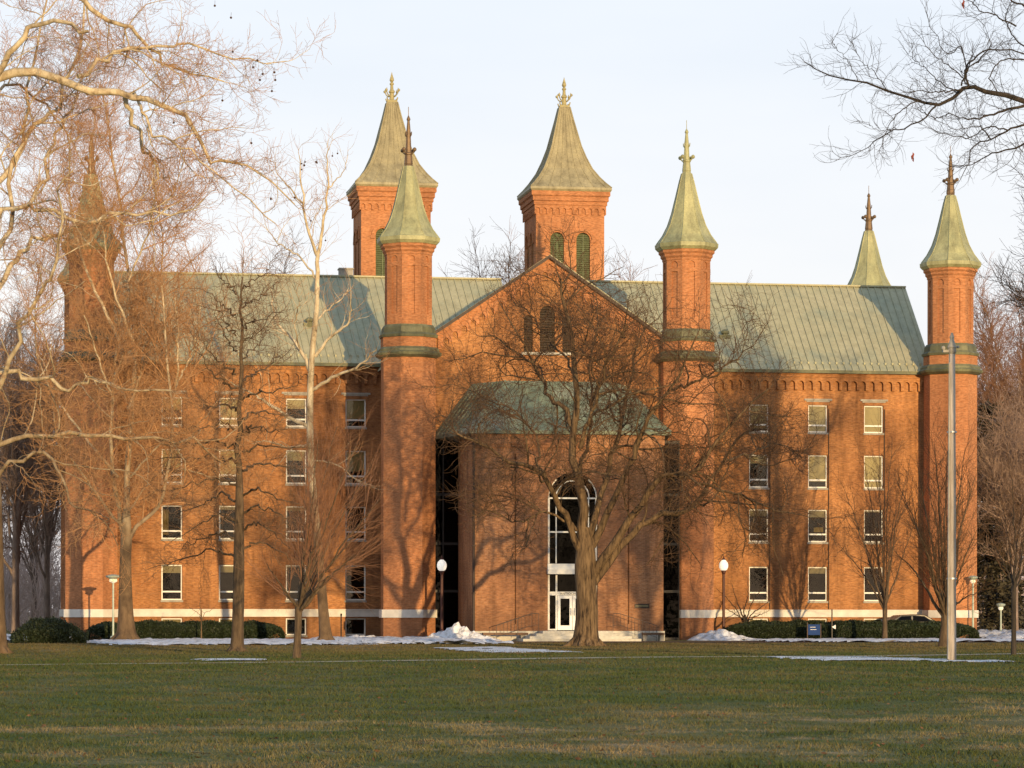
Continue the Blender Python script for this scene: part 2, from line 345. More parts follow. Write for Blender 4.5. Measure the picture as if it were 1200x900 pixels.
def cols_prism(mb, O, U, N, t, segs):
    """segs: (u0, u1, zb0, zb1, zt0, zt1) pieces of a wall slab of thickness t whose front face stands at O, along U, facing N"""
    O, U, N = Vector(O), Vector(U), Vector(N)
    for u0, u1, b0, b1, t0, t1 in segs:
        p = []
        for dz in ((b0, b1), (t0, t1)):
            for uu, zz, back in ((u0, dz[0], 0), (u1, dz[1], 0), (u1, dz[1], 1), (u0, dz[0], 1)):
                q = O + U*uu - N*(t*back); p.append((q.x, q.y, q.z+zz))
        mb.hexa(p)
def panel_segs(u0, u1, bot, top, holes, extra=()):
    """wall from bot(u) to top(u) with holes (a, b, z0, z_spring, arched): columns of solid"""
    cuts = {u0, u1}
    for h in holes:
        a, b = h[0], h[1]; cuts |= {a, b}
        if h[4]:
            cuts |= {(a+b)/2 - (b-a)/2*math.cos(math.pi*i/8) for i in range(9)}
    cuts |= set(extra)
    cs = sorted(c for c in cuts if u0-1e-6 <= c <= u1+1e-6); out = []
    def htop(h, u):
        if not h[4]: return h[3]
        r = (h[1]-h[0])/2; return h[3] + math.sqrt(max(0, r*r-(u-(h[0]+h[1])/2)**2))*h[4]
    for a, b in zip(cs, cs[1:]):
        if b-a < 1e-5: continue
        mid = (a+b)/2; hs = sorted((h for h in holes if h[0] < mid < h[1]), key=lambda h: h[2])
        z0, z1 = bot(a), bot(b)
        for h in hs:
            if h[2] > max(z0, z1)+1e-4: out.append((a, b, z0, z1, h[2], h[2]))
            z0, z1 = htop(h, a), htop(h, b)
        ta, tb = top(a), top(b)
        if ta-z0 > 1e-4 or tb-z1 > 1e-4: out.append((a, b, z0, z1, max(ta, z0), max(tb, z1)))
    return out
const = lambda z: (lambda u: z)
XU, NF = (1, 0, 0), (0, -1, 0)

WY = 6.87                                   # front of the wings
EAVE = 15.62; RIDGE_Y, RIDGE_Z = 14.9, 21.45; BACK_Y = 22.9
WROWS = [(2.18, 4.18, 0), (5.62, 7.52, 0), (8.78, 10.70, 0), (12.02, 13.62, 0)]
WCOLS = {-1: [-20.35, -17.12, -13.34, -9.96], 1: [20.50, 17.13, 13.60, 9.96]}
HW = .585

def make_window(x, z0, z1, blind, split, lintel=False, curtain=None, label=None):
    b = MB(); y = WY+.15; t = .075
    b.box(x-HW+.004, x-HW+t, y, y+.09, z0+.004, z1-.004); b.box(x+HW-t, x+HW-.004, y, y+.09, z0+.004, z1-.004)
    b.box(x-HW+t, x+HW-t, y, y+.09, z1-t, z1-.004); b.box(x-HW+t, x+HW-t, y, y+.09, z0+.004, z0+t)
    if split:
        zm = z0 + split*(z1-z0); b.box(x-HW+t, x+HW-t, y-.01, y+.08, zm-.045, zm+.045)
    w = b.build('window', WHITE, hall)
    p = MB(); p.quad((x-HW+.05, y+.05, z0+.05), (x+HW-.05, y+.05, z0+.05), (x+HW-.05, y+.05, z1-.05), (x-HW+.05, y+.05, z1-.05))
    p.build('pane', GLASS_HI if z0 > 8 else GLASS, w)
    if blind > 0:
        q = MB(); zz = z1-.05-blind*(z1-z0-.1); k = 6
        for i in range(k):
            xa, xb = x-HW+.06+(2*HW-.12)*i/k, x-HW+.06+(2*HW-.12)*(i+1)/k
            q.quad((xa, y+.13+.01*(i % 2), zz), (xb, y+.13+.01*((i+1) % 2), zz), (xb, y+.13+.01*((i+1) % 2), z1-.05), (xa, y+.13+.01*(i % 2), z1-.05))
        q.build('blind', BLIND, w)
    if curtain:
        q = MB(); xa, xb = x-HW+.06+curtain[0]*(2*HW-.12), x-HW+.06+curtain[1]*(2*HW-.12); k = 5
        za, zb = z0+.06+curtain[2]*(z1-z0), z0+.06+curtain[3]*(z1-z0-.1)
        for i in range(k):
            a, c = xa+(xb-xa)*i/k, xa+(xb-xa)*(i+1)/k
            q.quad((a, y+.2+.03*(i % 2), za), (c, y+.2+.03*((i+1) % 2), za), (c, y+.2+.03*((i+1) % 2), zb), (a, y+.2+.03*(i % 2), zb))
        q.build('curtain', CURTAIN, w)
    s = MB(); s.box(x-HW-.05, x+HW+.05, WY-.05, WY+.12, z0-.11, z0-.003); s.build('sill', STONE_D, w)
    if lintel:
        s = MB(); s.box(x-.83, x+.83, WY-.09, WY+.05, z1+.25, z1+.36); s.box(x-.70, x+.70, WY-.05, WY+.05, z1+.17, z1+.247); s.build('lintel', STONE_D, w)
    return w

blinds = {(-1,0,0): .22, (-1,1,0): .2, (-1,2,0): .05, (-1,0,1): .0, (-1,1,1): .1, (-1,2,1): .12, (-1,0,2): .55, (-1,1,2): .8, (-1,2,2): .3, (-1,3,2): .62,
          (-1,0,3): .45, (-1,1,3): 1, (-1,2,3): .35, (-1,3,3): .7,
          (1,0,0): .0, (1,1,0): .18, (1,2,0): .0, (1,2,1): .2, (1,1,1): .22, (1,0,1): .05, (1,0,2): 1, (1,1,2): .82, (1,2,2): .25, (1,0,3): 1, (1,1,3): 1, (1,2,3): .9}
for s in (-1, 1):
    x_in, x_out = s*8.35, s*24.3
    u0, u1 = min(x_in, x_out), max(x_in, x_out)
    holes = []
    for x in WCOLS[s]:
        for z0, z1, _ in WROWS: holes.append((x-HW, x+HW, z0, z1, 0))
        holes.append((x-HW, x+HW, .2, 1.17, 0))
    b = MB()
    cols_prism(b, (0, WY, 0), XU, NF, .35, panel_segs(u0, u1, const(-.3), const(EAVE), holes))
    xe = s*24.3
    # end wall with its gable, back wall, near-black sheet standing in for the unlit rooms
    b.hexa([(xe-s*.35, WY+.352, -.3), (xe, WY+.352, -.3), (xe, BACK_Y, -.3), (xe-s*.35, BACK_Y, -.3), (xe-s*.35, WY+.352, EAVE), (xe, WY+.352, EAVE), (xe, BACK_Y, EAVE), (xe-s*.35, BACK_Y, EAVE)])
    b.poly([(xe, WY, EAVE), (xe, BACK_Y, EAVE), (xe, RIDGE_Y, RIDGE_Z-.15)] if s > 0 else [(xe, BACK_Y, EAVE), (xe, WY, EAVE), (xe, RIDGE_Y, RIDGE_Z-.15)])
    b.box(u0+.4, u1-.4, BACK_Y-.35, BACK_Y, -.3, EAVE)
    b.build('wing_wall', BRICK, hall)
    b = MB(); b.box(u0+.4, u1-.4, WY+.95, WY+1.0, 0, EAVE-.1)
    for zf in (1.6, 4.9, 8.1, 11.4): b.box(u0+.4, u1-.4, WY+.36, WY+.94, zf-.12, zf+.12)
    b.build('room_interior', ROOM, hall)
    # stone belt above the basement windows
    b = MB(); b.box(u0, u1, WY-.07, WY+.02, 1.25, 1.62); b.box(u0, u1, WY-.11, WY+.02, 1.62, 1.68)
    b.build('stone_belt', BAND, hall)
    # arched corbel table under the eave
    pitch = .53; n = int((u1-u0)/pitch); b = MB(); hh = []
    for i in range(n):
        c = u0 + (u1-u0)*(i+.5)/n; hh.append((c-.175, c+.175, 14.0, 14.84, 1))
    cols_prism(b, (0, WY-.19, 0), XU, NF, .19, panel_segs(u0, u1, const(14.48), const(15.22), hh))
    b.box(u0, u1, WY-.24, WY+.01, 15.222, 15.36); b.box(u0, u1, WY-.28, WY+.01, 15.362, 15.60)
    b.build('corbel_table', BRICK, hall)
    # slim downpipes beside the window bays
    for x in WCOLS[s][:3] if s > 0 else WCOLS[s][1:2]:
        b = MB(); b.tube([(x+HW+.05, WY-.04, 1.7), (x+HW+.05, WY-.04, 13.4)], .028, 6); b.build('downpipe', PIPE, hall)
    for ci, x in enumerate(WCOLS[s]):
        for ri, (z0, z1, _) in enumerate(WROWS):
            cur = None
            if (s, ci, ri) == (-1, 0, 1): cur = (0, .34, .1, .9)
            if (s, ci, ri) == (1, 1, 1): cur = (.35, .9, .28, .45)
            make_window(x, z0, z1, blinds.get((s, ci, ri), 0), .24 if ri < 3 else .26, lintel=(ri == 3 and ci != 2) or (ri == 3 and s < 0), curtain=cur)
        make_window(x, .2, 1.17, .95 if (s > 0 or ci < 2) else 0, 0)
    # metal roof of the wing: two slopes, standing seams, verge
    xi = s*.3; xo = s*24.0; xr = s*24.85
    b = MB(); ye = WY-.42; ze = EAVE-.02; yb = BACK_Y+.4
    slope = (RIDGE_Z-ze)/(RIDGE_Y-ye); zb = RIDGE_Z-slope*(yb-RIDGE_Y)
    a0, a1, a2 = (xi, ye, ze), (xo, ye, ze), (xr, RIDGE_Y, RIDGE_Z); a3 = (xi, RIDGE_Y, RIDGE_Z); c1, c2 = (xo, yb, zb), (xi, yb, zb)
    dn = .14
    def slab(pp):
        lo = [(p[0], p[1], p[2]-dn) for p in pp]
        b.hexa([*lo, *pp] if s > 0 else [*lo[::-1], *pp[::-1]])
    slab([a0, a1, a2, a3]); slab([a3, a2, c1, c2])
    nseam = 56
    for i in range(nseam):
        x = xi + (xo-xi)*(i+.5)/nseam; top = xi + (xr-xi)*(i+.5)/nseam; w = .028
        b.hexa([(x-w, ye, ze+.002), (x+w, ye, ze+.002), (top+w, RIDGE_Y-.03, RIDGE_Z-.02), (top-w, RIDGE_Y-.03, RIDGE_Z-.02),
                (x-w, ye, ze+.07), (x+w, ye, ze+.07), (top+w, RIDGE_Y-.03, RIDGE_Z+.045), (top-w, RIDGE_Y-.03, RIDGE_Z+.045)])
        b.box(x-.05, x+.05, ye+.55, ye+.62, ze+slope*.6, ze+slope*.6+.13)
    b.box(min(xi, xr), max(xi, xr), RIDGE_Y-.12, RIDGE_Y+.12, RIDGE_Z+.004, RIDGE_Z+.10)
    b.build('wing_roof', ROOF, hall)
    b = MB(); b.box(min(xi, xo), max(xi, xo), ye-.09, ye-.003, ze-.16, ze+.02); b.build('gutter', SKIRT, hall)
    # small roof vent
    vx, vy = (-12.3, 10) if s < 0 else (12.2, 9.5); vz = ze+slope*(vy-ye)
    b = MB(); b.lathe((vx, vy, vz-.2), [(.16, 0), (.16, .42), (.26, .46), (.24, .58), (.1, .68)], 10); b.box(vx-.35, vx+.35, vy-.1, vy+.5, vz-.15, vz+.14)
    b.build('roof_vent', SKIRT, hall)
b = MB(); b.box(-9.95, -9.15, 15.6, 16.4, 20.4, 22.0); b.box(-10.0, -9.1, 15.55, 16.45, 22.002, 22.08); b.build('chimney', STONE_D, hall)

# --- transept with the big gable
GH = 21.15; GS = .675
b = MB()
lou = [(-.52, .32, 15.85, 18.02, 1), (-1.42, -.92, 15.85, 17.65, 1), (.75, 1.25, 15.85, 17.65, 1)]
cols_prism(b, (0, .15, 0), XU, NF, .4, panel_segs(-6.9, 6.9, const(-.3), lambda u: GH-.1-GS*abs(u+.05), lou, (-.05,)))
for s in (-1, 1):
    b.box(min(s*8.35, s*8.0), max(s*8.35, s*8.0), .56, WY+.2, -.3, 15.45)
    b.box(min(s*6.9, s*8.0), max(s*6.9, s*8.0), .5, .85, -.3, 15.4)
b.build('gable_wall', BRICK, hall)
b = MB()                                      # raked arched corbels following the gable
hh = []
ntooth = 24
for i in range(ntooth):
    c = -6.0+12.0*(i+.5)/ntooth; zr = GH-.1-GS*abs(c+.05); hh.append((c-.15, c+.15, zr-2, zr-.78, 1))
bt = lambda u: GH-.1-GS*abs(u+.05)-1.05
cols_prism(b, (0, .03, 0), XU, NF, .12, panel_segs(-6.2, 6.2, bt, lambda u: GH-.1-GS*abs(u+.05)-.32, hh, (-.05,)))
cols_prism(b, (0, -.07, 0), XU, NF, .22, panel_segs(-6.3, 6.3, lambda u: GH-.1-GS*abs(u+.05)-.318, lambda u: GH-.1-GS*abs(u+.05), [], (-.05,)))
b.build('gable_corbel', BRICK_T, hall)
for a, c, z0, zs, _ in lou:
    b = MB(); r = (c-a)/2; n = int((zs+r-z0)/.14)
    for i in range(n):
        z = z0+.02+i*.14; hw = r if z < zs else math.sqrt(max(.02, r*r-(z-zs)**2)); m0 = (a+c)/2
        b.hexa([(m0-hw, .24, z), (m0+hw, .24, z), (m0+hw, .36, z+.10), (m0-hw, .36, z+.10), (m0-hw, .24, z+.02), (m0+hw, .24, z+.02), (m0+hw, .36, z+.12), (m0-hw, .36, z+.12)])
    b.box(a-.05, c+.05, .42, .45, z0, zs+r)
    b.build('gable_louvre', DARKLOUVRE, hall)
b = MB(); b.box(-1.55, 1.4, .02, .3, 15.70, 15.845); b.build('louvre_sill', STONE, hall)
b = MB()
for s in (-1, 1):
    p = [(-.05, -.28, GH), (s*8.75, -.28, GH-GS*8.75+.02), (s*8.75, RIDGE_Y, GH-GS*8.75+.02), (-.05, RIDGE_Y, GH)]
    lo = [(q[0], q[1], q[2]-.1) for q in p]
    b.hexa([*lo, *p] if s > 0 else [*lo[::-1], *p[::-1]])
    for i in range(30):
        y = -.2+i*.5; w = .03
        b.hexa([(q[0], q[1], q[2]) for q in ((s*.02, y-w, GH), (s*8.7, y-w, GH-GS*8.7), (s*8.7, y+w, GH-GS*8.7), (s*.02, y+w, GH), (s*.02, y-w, GH+.07), (s*8.7, y-w, GH-GS*8.7+.07), (s*8.7, y+w, GH-GS*8.7+.07), (s*.02, y+w, GH+.07))])
b.build('gable_roof', ROOF, hall)
b = MB()
cols_prism(b, (0, -.284, 0), XU, NF, .05, panel_segs(-8.7, 8.6, lambda u: GH-GS*abs(u+.05)-.16, lambda u: GH-GS*abs(u+.05)+.035, [], (-.05,)))
b.build('gable_verge', PIPE, hall)  # dark brown strip, shadowed line under the gable edge put into its colour

# --- octagonal corner turrets
APO = 1/math.cos(math.pi/8)
def ngon(c, ap, z): return [(c[0]+ap*APO*math.cos(math.pi/8+math.pi/4*j), c[1]+ap*APO*math.sin(math.pi/8+math.pi/4*j), z) for j in range(8)]
def stack(mb, c, prof): mb.rings([ngon(c, a, z) for a, z in prof])
def turret(x, y, tall=0.0, dark=False, zoff=0.0):
    c = (x, y)
    b = MB()
    stack(b, c, [(1.43, -.3), (1.43, 15.37)])
    stack(b, c, [(1.45, 15.95), (1.45, 16.48)])
    stack(b, c, [(1.165, 17.15), (1.165, 21.35)])
    fw = 1.235*2*math.tan(math.pi/8)
    for j in range(8):                                     # facets with a slot and a small arch
        a = math.pi/4*j; N = Vector((math.cos(a), math.sin(a), 0)); U = Vector((-N.y, N.x, 0)); O = Vector((x, y, 0))+N*1.235
        segs = panel_segs(-fw/2, fw/2, const(17.16), const(20.99), [(-.19, .19, 17.75, 20.35, 0), (-.2, .2, 20.55, 20.72, 1)])
        cols_prism(b, O, U, N, .068, segs)
    stack(b, c, [(1.27, 20.992), (1.27, 21.10), (1.36, 21.20), (1.36, 21.32), (1.46, 21.42), (1.46, 21.56)])
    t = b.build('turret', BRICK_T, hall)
    b = MB(); stack(b, c, [(1.52, 1.22), (1.52, 1.66)]); b.build('stone_belt', BAND, t)
    b = MB(); stack(b, c, [(1.5, 15.372), (1.72, 15.50), (1.76, 15.62), (1.62, 15.72), (1.62, 15.82), (1.5, 15.948)]); stack(b, c, [(1.52, 16.482), (1.56, 16.62), (1.42, 16.74), (1.40, 17.02), (1.30, 17.18)])
    b.build('copper_skirt', SKIRT, t)
    b = MB(); stack(b, c, [(1.5, 21.562), (1.64, 21.72), (1.66, 21.93), (1.58, 21.98), (1.27, 22.42), (1.0, 22.98), (.79, 23.65), (.58, 24.55), (.38, 25.45), (.27, 25.9)])
    for j in range(8):
        a = math.pi/8+math.pi/4*j; pr = [(1.58, 21.98), (1.27, 22.42), (1.0, 22.98), (.79, 23.65), (.58, 24.55), (.38, 25.45), (.27, 25.88)]
        b.tube([(x+r*APO*math.cos(a), y+r*APO*math.sin(a), z) for r, z in pr], .03, 5)
    b.build('spire', SPIRE, t)
    b = MB(); h = 2.35+tall
    b.lathe((x, y, 25.88), [(.27, 0), (.23, .1), (.25, .16), (.2, .62), (.24, .66), (.24, .72), (.17, .78), (.12, h*.7), (.07, h*.9), (.11, h*.91), (.1, h*.94), (.02, h)], 8)
    for j in range(4):
        a = math.pi/4+math.pi/2*j; ca, sa = math.cos(a), math.sin(a)
        b.tube([(x+r*ca, y+r*sa, 25.88+z) for r, z in ((.2, .72), (.32, .76), (.4, .86))], [.05, .04, .03], 5)
        b.ball((x+.42*ca, y+.42*sa, 26.79), .115, 7, 5)
        b.tube([(x+r*ca, y+r*sa, 25.88+z) for r, z in ((.12, h*.58), (.2, h*.62), (.22, h*.68))], [.035, .03, .02], 4)
    if tall: b.tube([(x, y, 25.8+h), (x, y, 26.35+h)], .018, 5)
    b.build('finial', BRONZE if dark else SPIRE, t)
    return t
turret(-7.85, 0, .45, True); turret(7.72, 0, .15)
turret(-24.87, 6, 0, True); turret(24.87, 6, .1, True)
turret(-24.87, 22.6, .1, True); turret(24.75, 22.6, .1, True)

# --- the two tall towers
def tower(x):
    y0, hw = 24.1, 2.2; yc = y0+hw; b = MB()
    faces = [((x, y0, 0), (1, 0, 0), (0, -1, 0)), ((x-hw, yc, 0), (0, -1, 0), (-1, 0, 0)), ((x+hw, yc, 0), (0, 1, 0), (1, 0, 0)), ((x, yc+hw, 0), (-1, 0, 0), (0, 1, 0))]
    wins = [(-1.28, -.40, 20.6, 25.15, 1), (.40, 1.28, 20.6, 25.15, 1)]
    for k, (O, U, N) in enumerate(faces):
        e = hw if k in (0, 3) else hw-.4
        cols_prism(b, O, U, N, .4, panel_segs(-e, e, const(10), const(27.3), wins))
        hm = [(w[0]-.0, w[1]+.0, 20, w[3], 1) for w in wins]
        Of = Vector(O)+Vector(N)*.09                       # hood moulds over the belfry openings
        for w in wins:
            c0 = (w[0]+w[1])/2; r = .44
            for i in range(10):
                a1, a2 = math.pi*i/10, math.pi*(i+1)/10
                pts = []
                for rr, dn in ((r+.10, 0), (r+.28, 0), (r+.28, 1), (r+.10, 1)):
                    pass
                p = []
                for aa in (a1, a2):
                    for rr, back in ((r+.10, 0), (r+.27, 0), (r+.27, 1), (r+.10, 1)):
                        q = Of + Vector(U)*(c0-rr*math.cos(aa)) - Vector(N)*(.088*back); p.append((q.x, q.y, w[3]+rr*math.sin(aa)))
                b.hexa(p)
            for sg in (-1, 1):
                q0 = Of + Vector(U)*(c0+sg*(r+.2)); mN = Vector(N)*.088; mU = Vector(U)*.15
                P = [q0-mU, q0+mU, q0+mU-mN, q0-mU-mN]
                b.hexa([(p.x, p.y, w[3]-.2) for p in P]+[(p.x, p.y, w[3]-.01) for p in P])
        ar = []
        nn = 11; ee = hw+.1
        for i in range(nn):
            c0 = -ee+2*ee*(i+.5)/nn; ar.append((c0-.13, c0+.13, 25, 26.98, 1))
        cols_prism(b, Vector(O)+Vector(N)*.1, U, N, .099, panel_segs(-ee if k in (0, 3) else -hw, ee if k in (0, 3) else hw, const(26.72), const(27.3), ar))
    def sq(h, z): return [(x-h, yc-h, z), (x+h, yc-h, z), (x+h, yc+h, z), (x-h, yc+h, z)]
    b.rings([sq(2.36, 27.302), sq(2.36, 27.52), sq(2.44, 27.56), sq(2.44, 27.82), sq(2.53, 27.9), sq(2.53, 28.16)])
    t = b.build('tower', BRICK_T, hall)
    b = MB()
    for (O, U, N) in faces:
        O, U, N = Vector(O), Vector(U), Vector(N)
        for w in wins:
            c0 = (w[0]+w[1])/2; r = .44
            for i in range(36):
                z = 20.65+i*.135; h = r if z < w[3] else math.sqrt(max(.01, r*r-(z-w[3])**2))
                if z > w[3]+r-.06: break
                p = []
                for zz in (0, .025):
                    for uu, bk, dz in ((-h, .10, 0), (h, .10, 0), (h, .24, .12), (-h, .24, .12)):
                        q = O+U*(c0+uu)-N*bk; p.append((q.x, q.y, z+dz+zz))
                b.hexa(p)
            q1, q2 = O+U*(c0-.5)-N*.3, O+U*(c0+.5)-N*.3
            b.quad((q1.x, q1.y, 20.6), (q2.x, q2.y, 20.6), (q2.x, q2.y, 25.6), (q1.x, q1.y, 25.6))
            q1, q2 = O+U*(c0-.03)-N*.08, O+U*(c0+.03)-N*.08; q3, q4 = q2-N*.02, q1-N*.02
            b.hexa([(q.x, q.y, 20.6) for q in (q1, q2, q3, q4)]+[(q.x, q.y, 25.5) for q in (q1, q2, q3, q4)])
    b.build('louvre', LOUVRE, t)
    b = MB(); prof = [(2.55, 28.162), (2.62, 28.28), (2.60, 28.42), (2.28, 28.75), (1.95, 29.15), (1.55, 29.75), (1.22, 30.5), (.94, 31.3), (.72, 32.2), (.52, 33.0), (.33, 33.85)]
    b.rings([sq(h, z) for h, z in prof])
    for U, V in (((1, 0), (0, -1)), ((0, 1), (1, 0)), ((-1, 0), (0, 1)), ((0, -1), (-1, 0))):
        for k in range(-3, 4):
            f = k/3.5
            b.tube([(x+U[0]*h*f+V[0]*h, yc+U[1]*h*f+V[1]*h, z+.01) for h, z in prof[2:]], .022, 4)
    for sx_, sy_ in ((1, 1), (1, -1), (-1, 1), (-1, -1)): b.tube([(x+h*sx_, yc+h*sy_, z) for h, z in prof[2:]], .05, 5)
    b.build('tower_roof', SPIRE_T, t)
    b = MB(); b.box(x-.32, x+.32, yc-.32, yc+.32, 33.852, 33.95)
    b.lathe((x, yc, 33.95), [(.24, 0), (.16, .12), (.14, .5), (.2, .56), (.2, .62), (.11, .75), (.09, 1.0), (.14, 1.06), (.14, 1.12), (.07, 1.2), (.15, 1.32), (.13, 1.42), (.04, 1.7), (.01, 1.85)], 8)
    for j in range(4):
        a = math.pi/4+math.pi/2*j; ca, sa = math.cos(a), math.sin(a)
        b.tube([(x+r*ca, yc+r*sa, 33.95+z) for r, z in ((.22, .3), (.42, .4), (.55, .62), (.5, .8))], [.045, .04, .04, .02], 5)
        b.ball((x+.56*ca, yc+.56*sa, 34.6), .095, 6, 4)
        b.tube([(x+r*ca, yc+r*sa, 33.95+z) for r, z in ((.3, .0), (.42, .05), (.48, .2))], [.06, .05, .04], 5)
    b.build('finial', GILT, t)
tower(-5.5); tower(5.62)
b = MB(); b.box(-8.3, 8.3, 22.2, 28, -.3, 15); b.box(-8.0, 8.0, 23.2, 27.5, 15.002, 20); b.build('rear_wall', BRICK, hall)

# --- entrance pavilion in front of the gable
PY = -6.0; PX0, PX1, PH = -5.08, 5.12, 10.95
AC, AR = .2, 1.35                                # arched entrance
b = MB()
cols_prism(b, (0, PY, 0), XU, NF, .45, panel_segs(PX0, PX1, const(.53), const(PH), [(AC-AR, AC+AR, .53, 7.62, 1), (-2.95, -2.87, .9, 9.9, 0), (3.17, 3.25, .9, 9.9, 0)]))
b.box(PX0, PX0+.4, PY+.452, -.003, -.2, PH); b.box(PX1-.4, PX1, PY+.452, -.003, -.2, PH)
b.box(-3.0, -2.8, PY+.12, PY+.4, .8, 10); b.box(3.1, 3.3, PY+.12, PY+.4, .8, 10)
b.box(PX0+.1, PX1-.1, PY-.10, PY-.002, 10.28, 10.42); b.box(PX0-.02, PX1+.02, PY-.16, PY-.002, 10.425, PH)
pav = b.build('entrance_pavilion', BRICK_P, hall)
for xa, xb in ((PX0-.06, AC-1.9), (AC+1.9, PX1+.06)): b = MB(); b.box(xa, xb, PY-.07, PY+.44, -.2, .528); b.build('stone_plinth', STONE, pav)
b = MB(); b.box(AC-AR, AC+AR, PY+1.6, PY+1.65, .5, 9.2); b.box(PX0+.5, PX1-.5, PY+.46, PY+1.6, 4.2, 4.3); b.build('hall_interior', ROOM, pav)
# roof: half-hexagonal hip
b = MB()
E0 = [(-6.5, -.0, 11.15), (-5.42, -6.38, 11.15), (5.46, -6.38, 11.15), (6.5, -.0, 11.15)]
T0 = [(-4.3, -.0, 14.05), (-2.9, -2.6, 14.05), (2.9, -2.6, 14.05), (4.3, -.0, 14.05)]
for i in range(3): b.quad(E0[i], E0[i+1], T0[i+1], T0[i])
b.poly(T0); b.poly([(p[0], p[1], 10.97) for p in E0][::-1])
for i in range(3): b.quad((E0[i][0], E0[i][1], 10.97), (E0[i+1][0], E0[i+1][1], 10.97), E0[i+1], E0[i])
for i in range(3):
    for k in range(1, 12 if i == 1 else 8):
        f = k/(12 if i == 1 else 8)
        p = [E0[i][j]*(1-f)+E0[i+1][j]*f for j in range(3)]; q = [T0[i][j]*(1-f)+T0[i+1][j]*f for j in range(3)]
        b.tube([p, q], .035, 4)
for i in (1, 2): b.tube([E0[i], T0[i]], .06, 5)
b.build('pavilion_roof', ROOF_G, pav)
# glazed links either side
for s, xa, xb, gy in ((-1, -6.75, PX0, 0.0), (1, PX1, 6.93, -1.6)):
    b = MB(); b.quad((xa, gy, 0), (xb, gy, 0), (xb, gy, 10.96), (xa, gy, 10.96)); gl = b.build('link_glazing', DARKGLASS, hall)
    if s > 0: b = MB(); b.box(xb, xb+.05, gy-.02, -1.0, 0, 10.96); b.build('side_panel', IRON, gl)
    b = MB()
    for z in (0, 2.6, 5.2, 7.9, 10.8): b.box(xa, xb, gy-.05, gy+.03, z, z+.14)
    b.box((xa+xb)/2-.04, (xa+xb)/2+.04, gy-.045, gy+.025, .14, 10.8); b.build('glazing_bars', IRON, gl)
    b = MB(); b.box(xa+.02, xb-.02, gy+.09, gy+.13, 0, 10.9); b.build('link_interior', ROOM, gl)
b = MB(); b.tube([(PX0-.07, PY-.1, .1), (PX0-.07, PY-.1, 10.2), (PX0-.07, PY+.1, 10.6)], .07, 8)
for z in (2.5, 5, 7.5, 10): b.box(PX0-.17, PX0+.03, PY-.19, PY-.02, z, z+.06)
b.build('downpipe', PIPE, pav)
# arched window and doorway
b = MB(); y = PY+.12
def arc(c, r, z, r2=None, n=14, a0=0, a1=math.pi, yy=y, w=.10):
    for i in range(n):
        t0, t1 = a0+(a1-a0)*i/n, a0+(a1-a0)*(i+1)/n; p = []
        for yb_ in (0,):
            pts = [(c-rr*math.cos(t), z+rr*math.sin(t)) for t, rr in ((t0, r-w), (t0, r), (t1, r), (t1, r-w))]
        b.hexa([(q[0], yy, q[1]) for q in pts][::-1]+[(q[0], yy+.12, q[1]) for q in pts][::-1])
arc(AC, AR-.02, 7.62, n=6, a1=math.pi*.27, w=.07); arc(AC, AR-.02, 7.62, n=6, a0=math.pi*.73, w=.07); arc(AC+.0, AR-.42, 7.62, w=.06)
for x in (AC-AR+.02, AC+AR-.12): b.box(x, x+.10, y, y+.12, 4.12, 7.62)
for x in (AC-AR+.44, AC+AR-.51): b.box(x, x+.055, y, y+.12, 4.12, 7.59)
for z in (7.55, 5.75): b.box(AC-AR+.12, AC+AR-.12, y+.005, y+.115, z, z+.08)
aw = b.build('arched_window', WHITE, pav)
b = MB(); b.poly([(AC-AR, y+.07, 4.1), (AC+AR, y+.07, 4.1)]+[(AC+AR*math.cos(math.pi*i/16), y+.07, 7.62+AR*math.sin(math.pi*i/16)) for i in range(17)]); b.build('pane', DARKGLASS, aw)
b = MB()
b.box(AC-AR-.05, AC+AR+.05, PY-.38, PY+.3, 3.55, 3.80); b.box(AC-AR-.02, AC+AR+.02, PY-.05, PY+.3, 3.802, 4.10)
b.build('door_canopy', WHITE, pav)
b = MB()
for x in (AC-AR+.02, AC+AR-.12): b.box(x, x+.10, y, y+.12, .56, 3.54)
for x in (AC-AR+.44, AC+AR-.53): b.box(x, x+.09, y+.002, y+.118, .56, 3.54)
b.box(AC-AR+.12, AC+AR-.12, y-.012, y+.11, 2.42, 2.62)
for x in (AC-AR+.12, AC+AR-.44): b.box(x, x+.32, y, y+.1, .56, .64)
df = b.build('door_frame', WHITE, pav)
b = MB(); b.quad((AC-AR, y+.09, .56), (AC+AR, y+.09, .56), (AC+AR, y+.09, 3.54), (AC-AR, y+.09, 3.54)); b.build('pane', DARKGLASS, df)
for s in (-1, 1):
    b = MB(); xa, xb = (AC-AR+.545, AC-.01) if s < 0 else (AC+.01, AC+AR-.545)
    b.box(xa, xa+.15, y-.03, y+.05, .58, 2.41); b.box(xb-.15, xb, y-.03, y+.05, .58, 2.41); b.box(xa+.15, xb-.15, y-.03, y+.05, 2.25, 2.41); b.box(xa+.15, xb-.15, y-.03, y+.05, .58, .82)
    dr = b.build('door', WHITEP, pav)
    b = MB(); hx = xb-.08 if s < 0 else xa+.08
    b.tube([(hx, y-.03, 1.35), (hx, y-.1, 1.38), (hx, y-.1, 1.72), (hx, y-.03, 1.75)], .018, 6); b.build('door_handle', GALV, dr)
fc = bpy.data.curves.new('door_lettering', 'FONT'); fc.body = 'ANTIOCH HALL'; fc.size = .17; fc.align_x = 'CENTER'; fc.extrude = .006; fc.space_character = 1.12
fo = bpy.data.objects.new('door_lettering_source', fc); col.objects.link(fo); fo.location = (AC, y-.02, 2.46); fo.rotation_euler = (R(90), 0, 0)
bpy.context.view_layer.update()
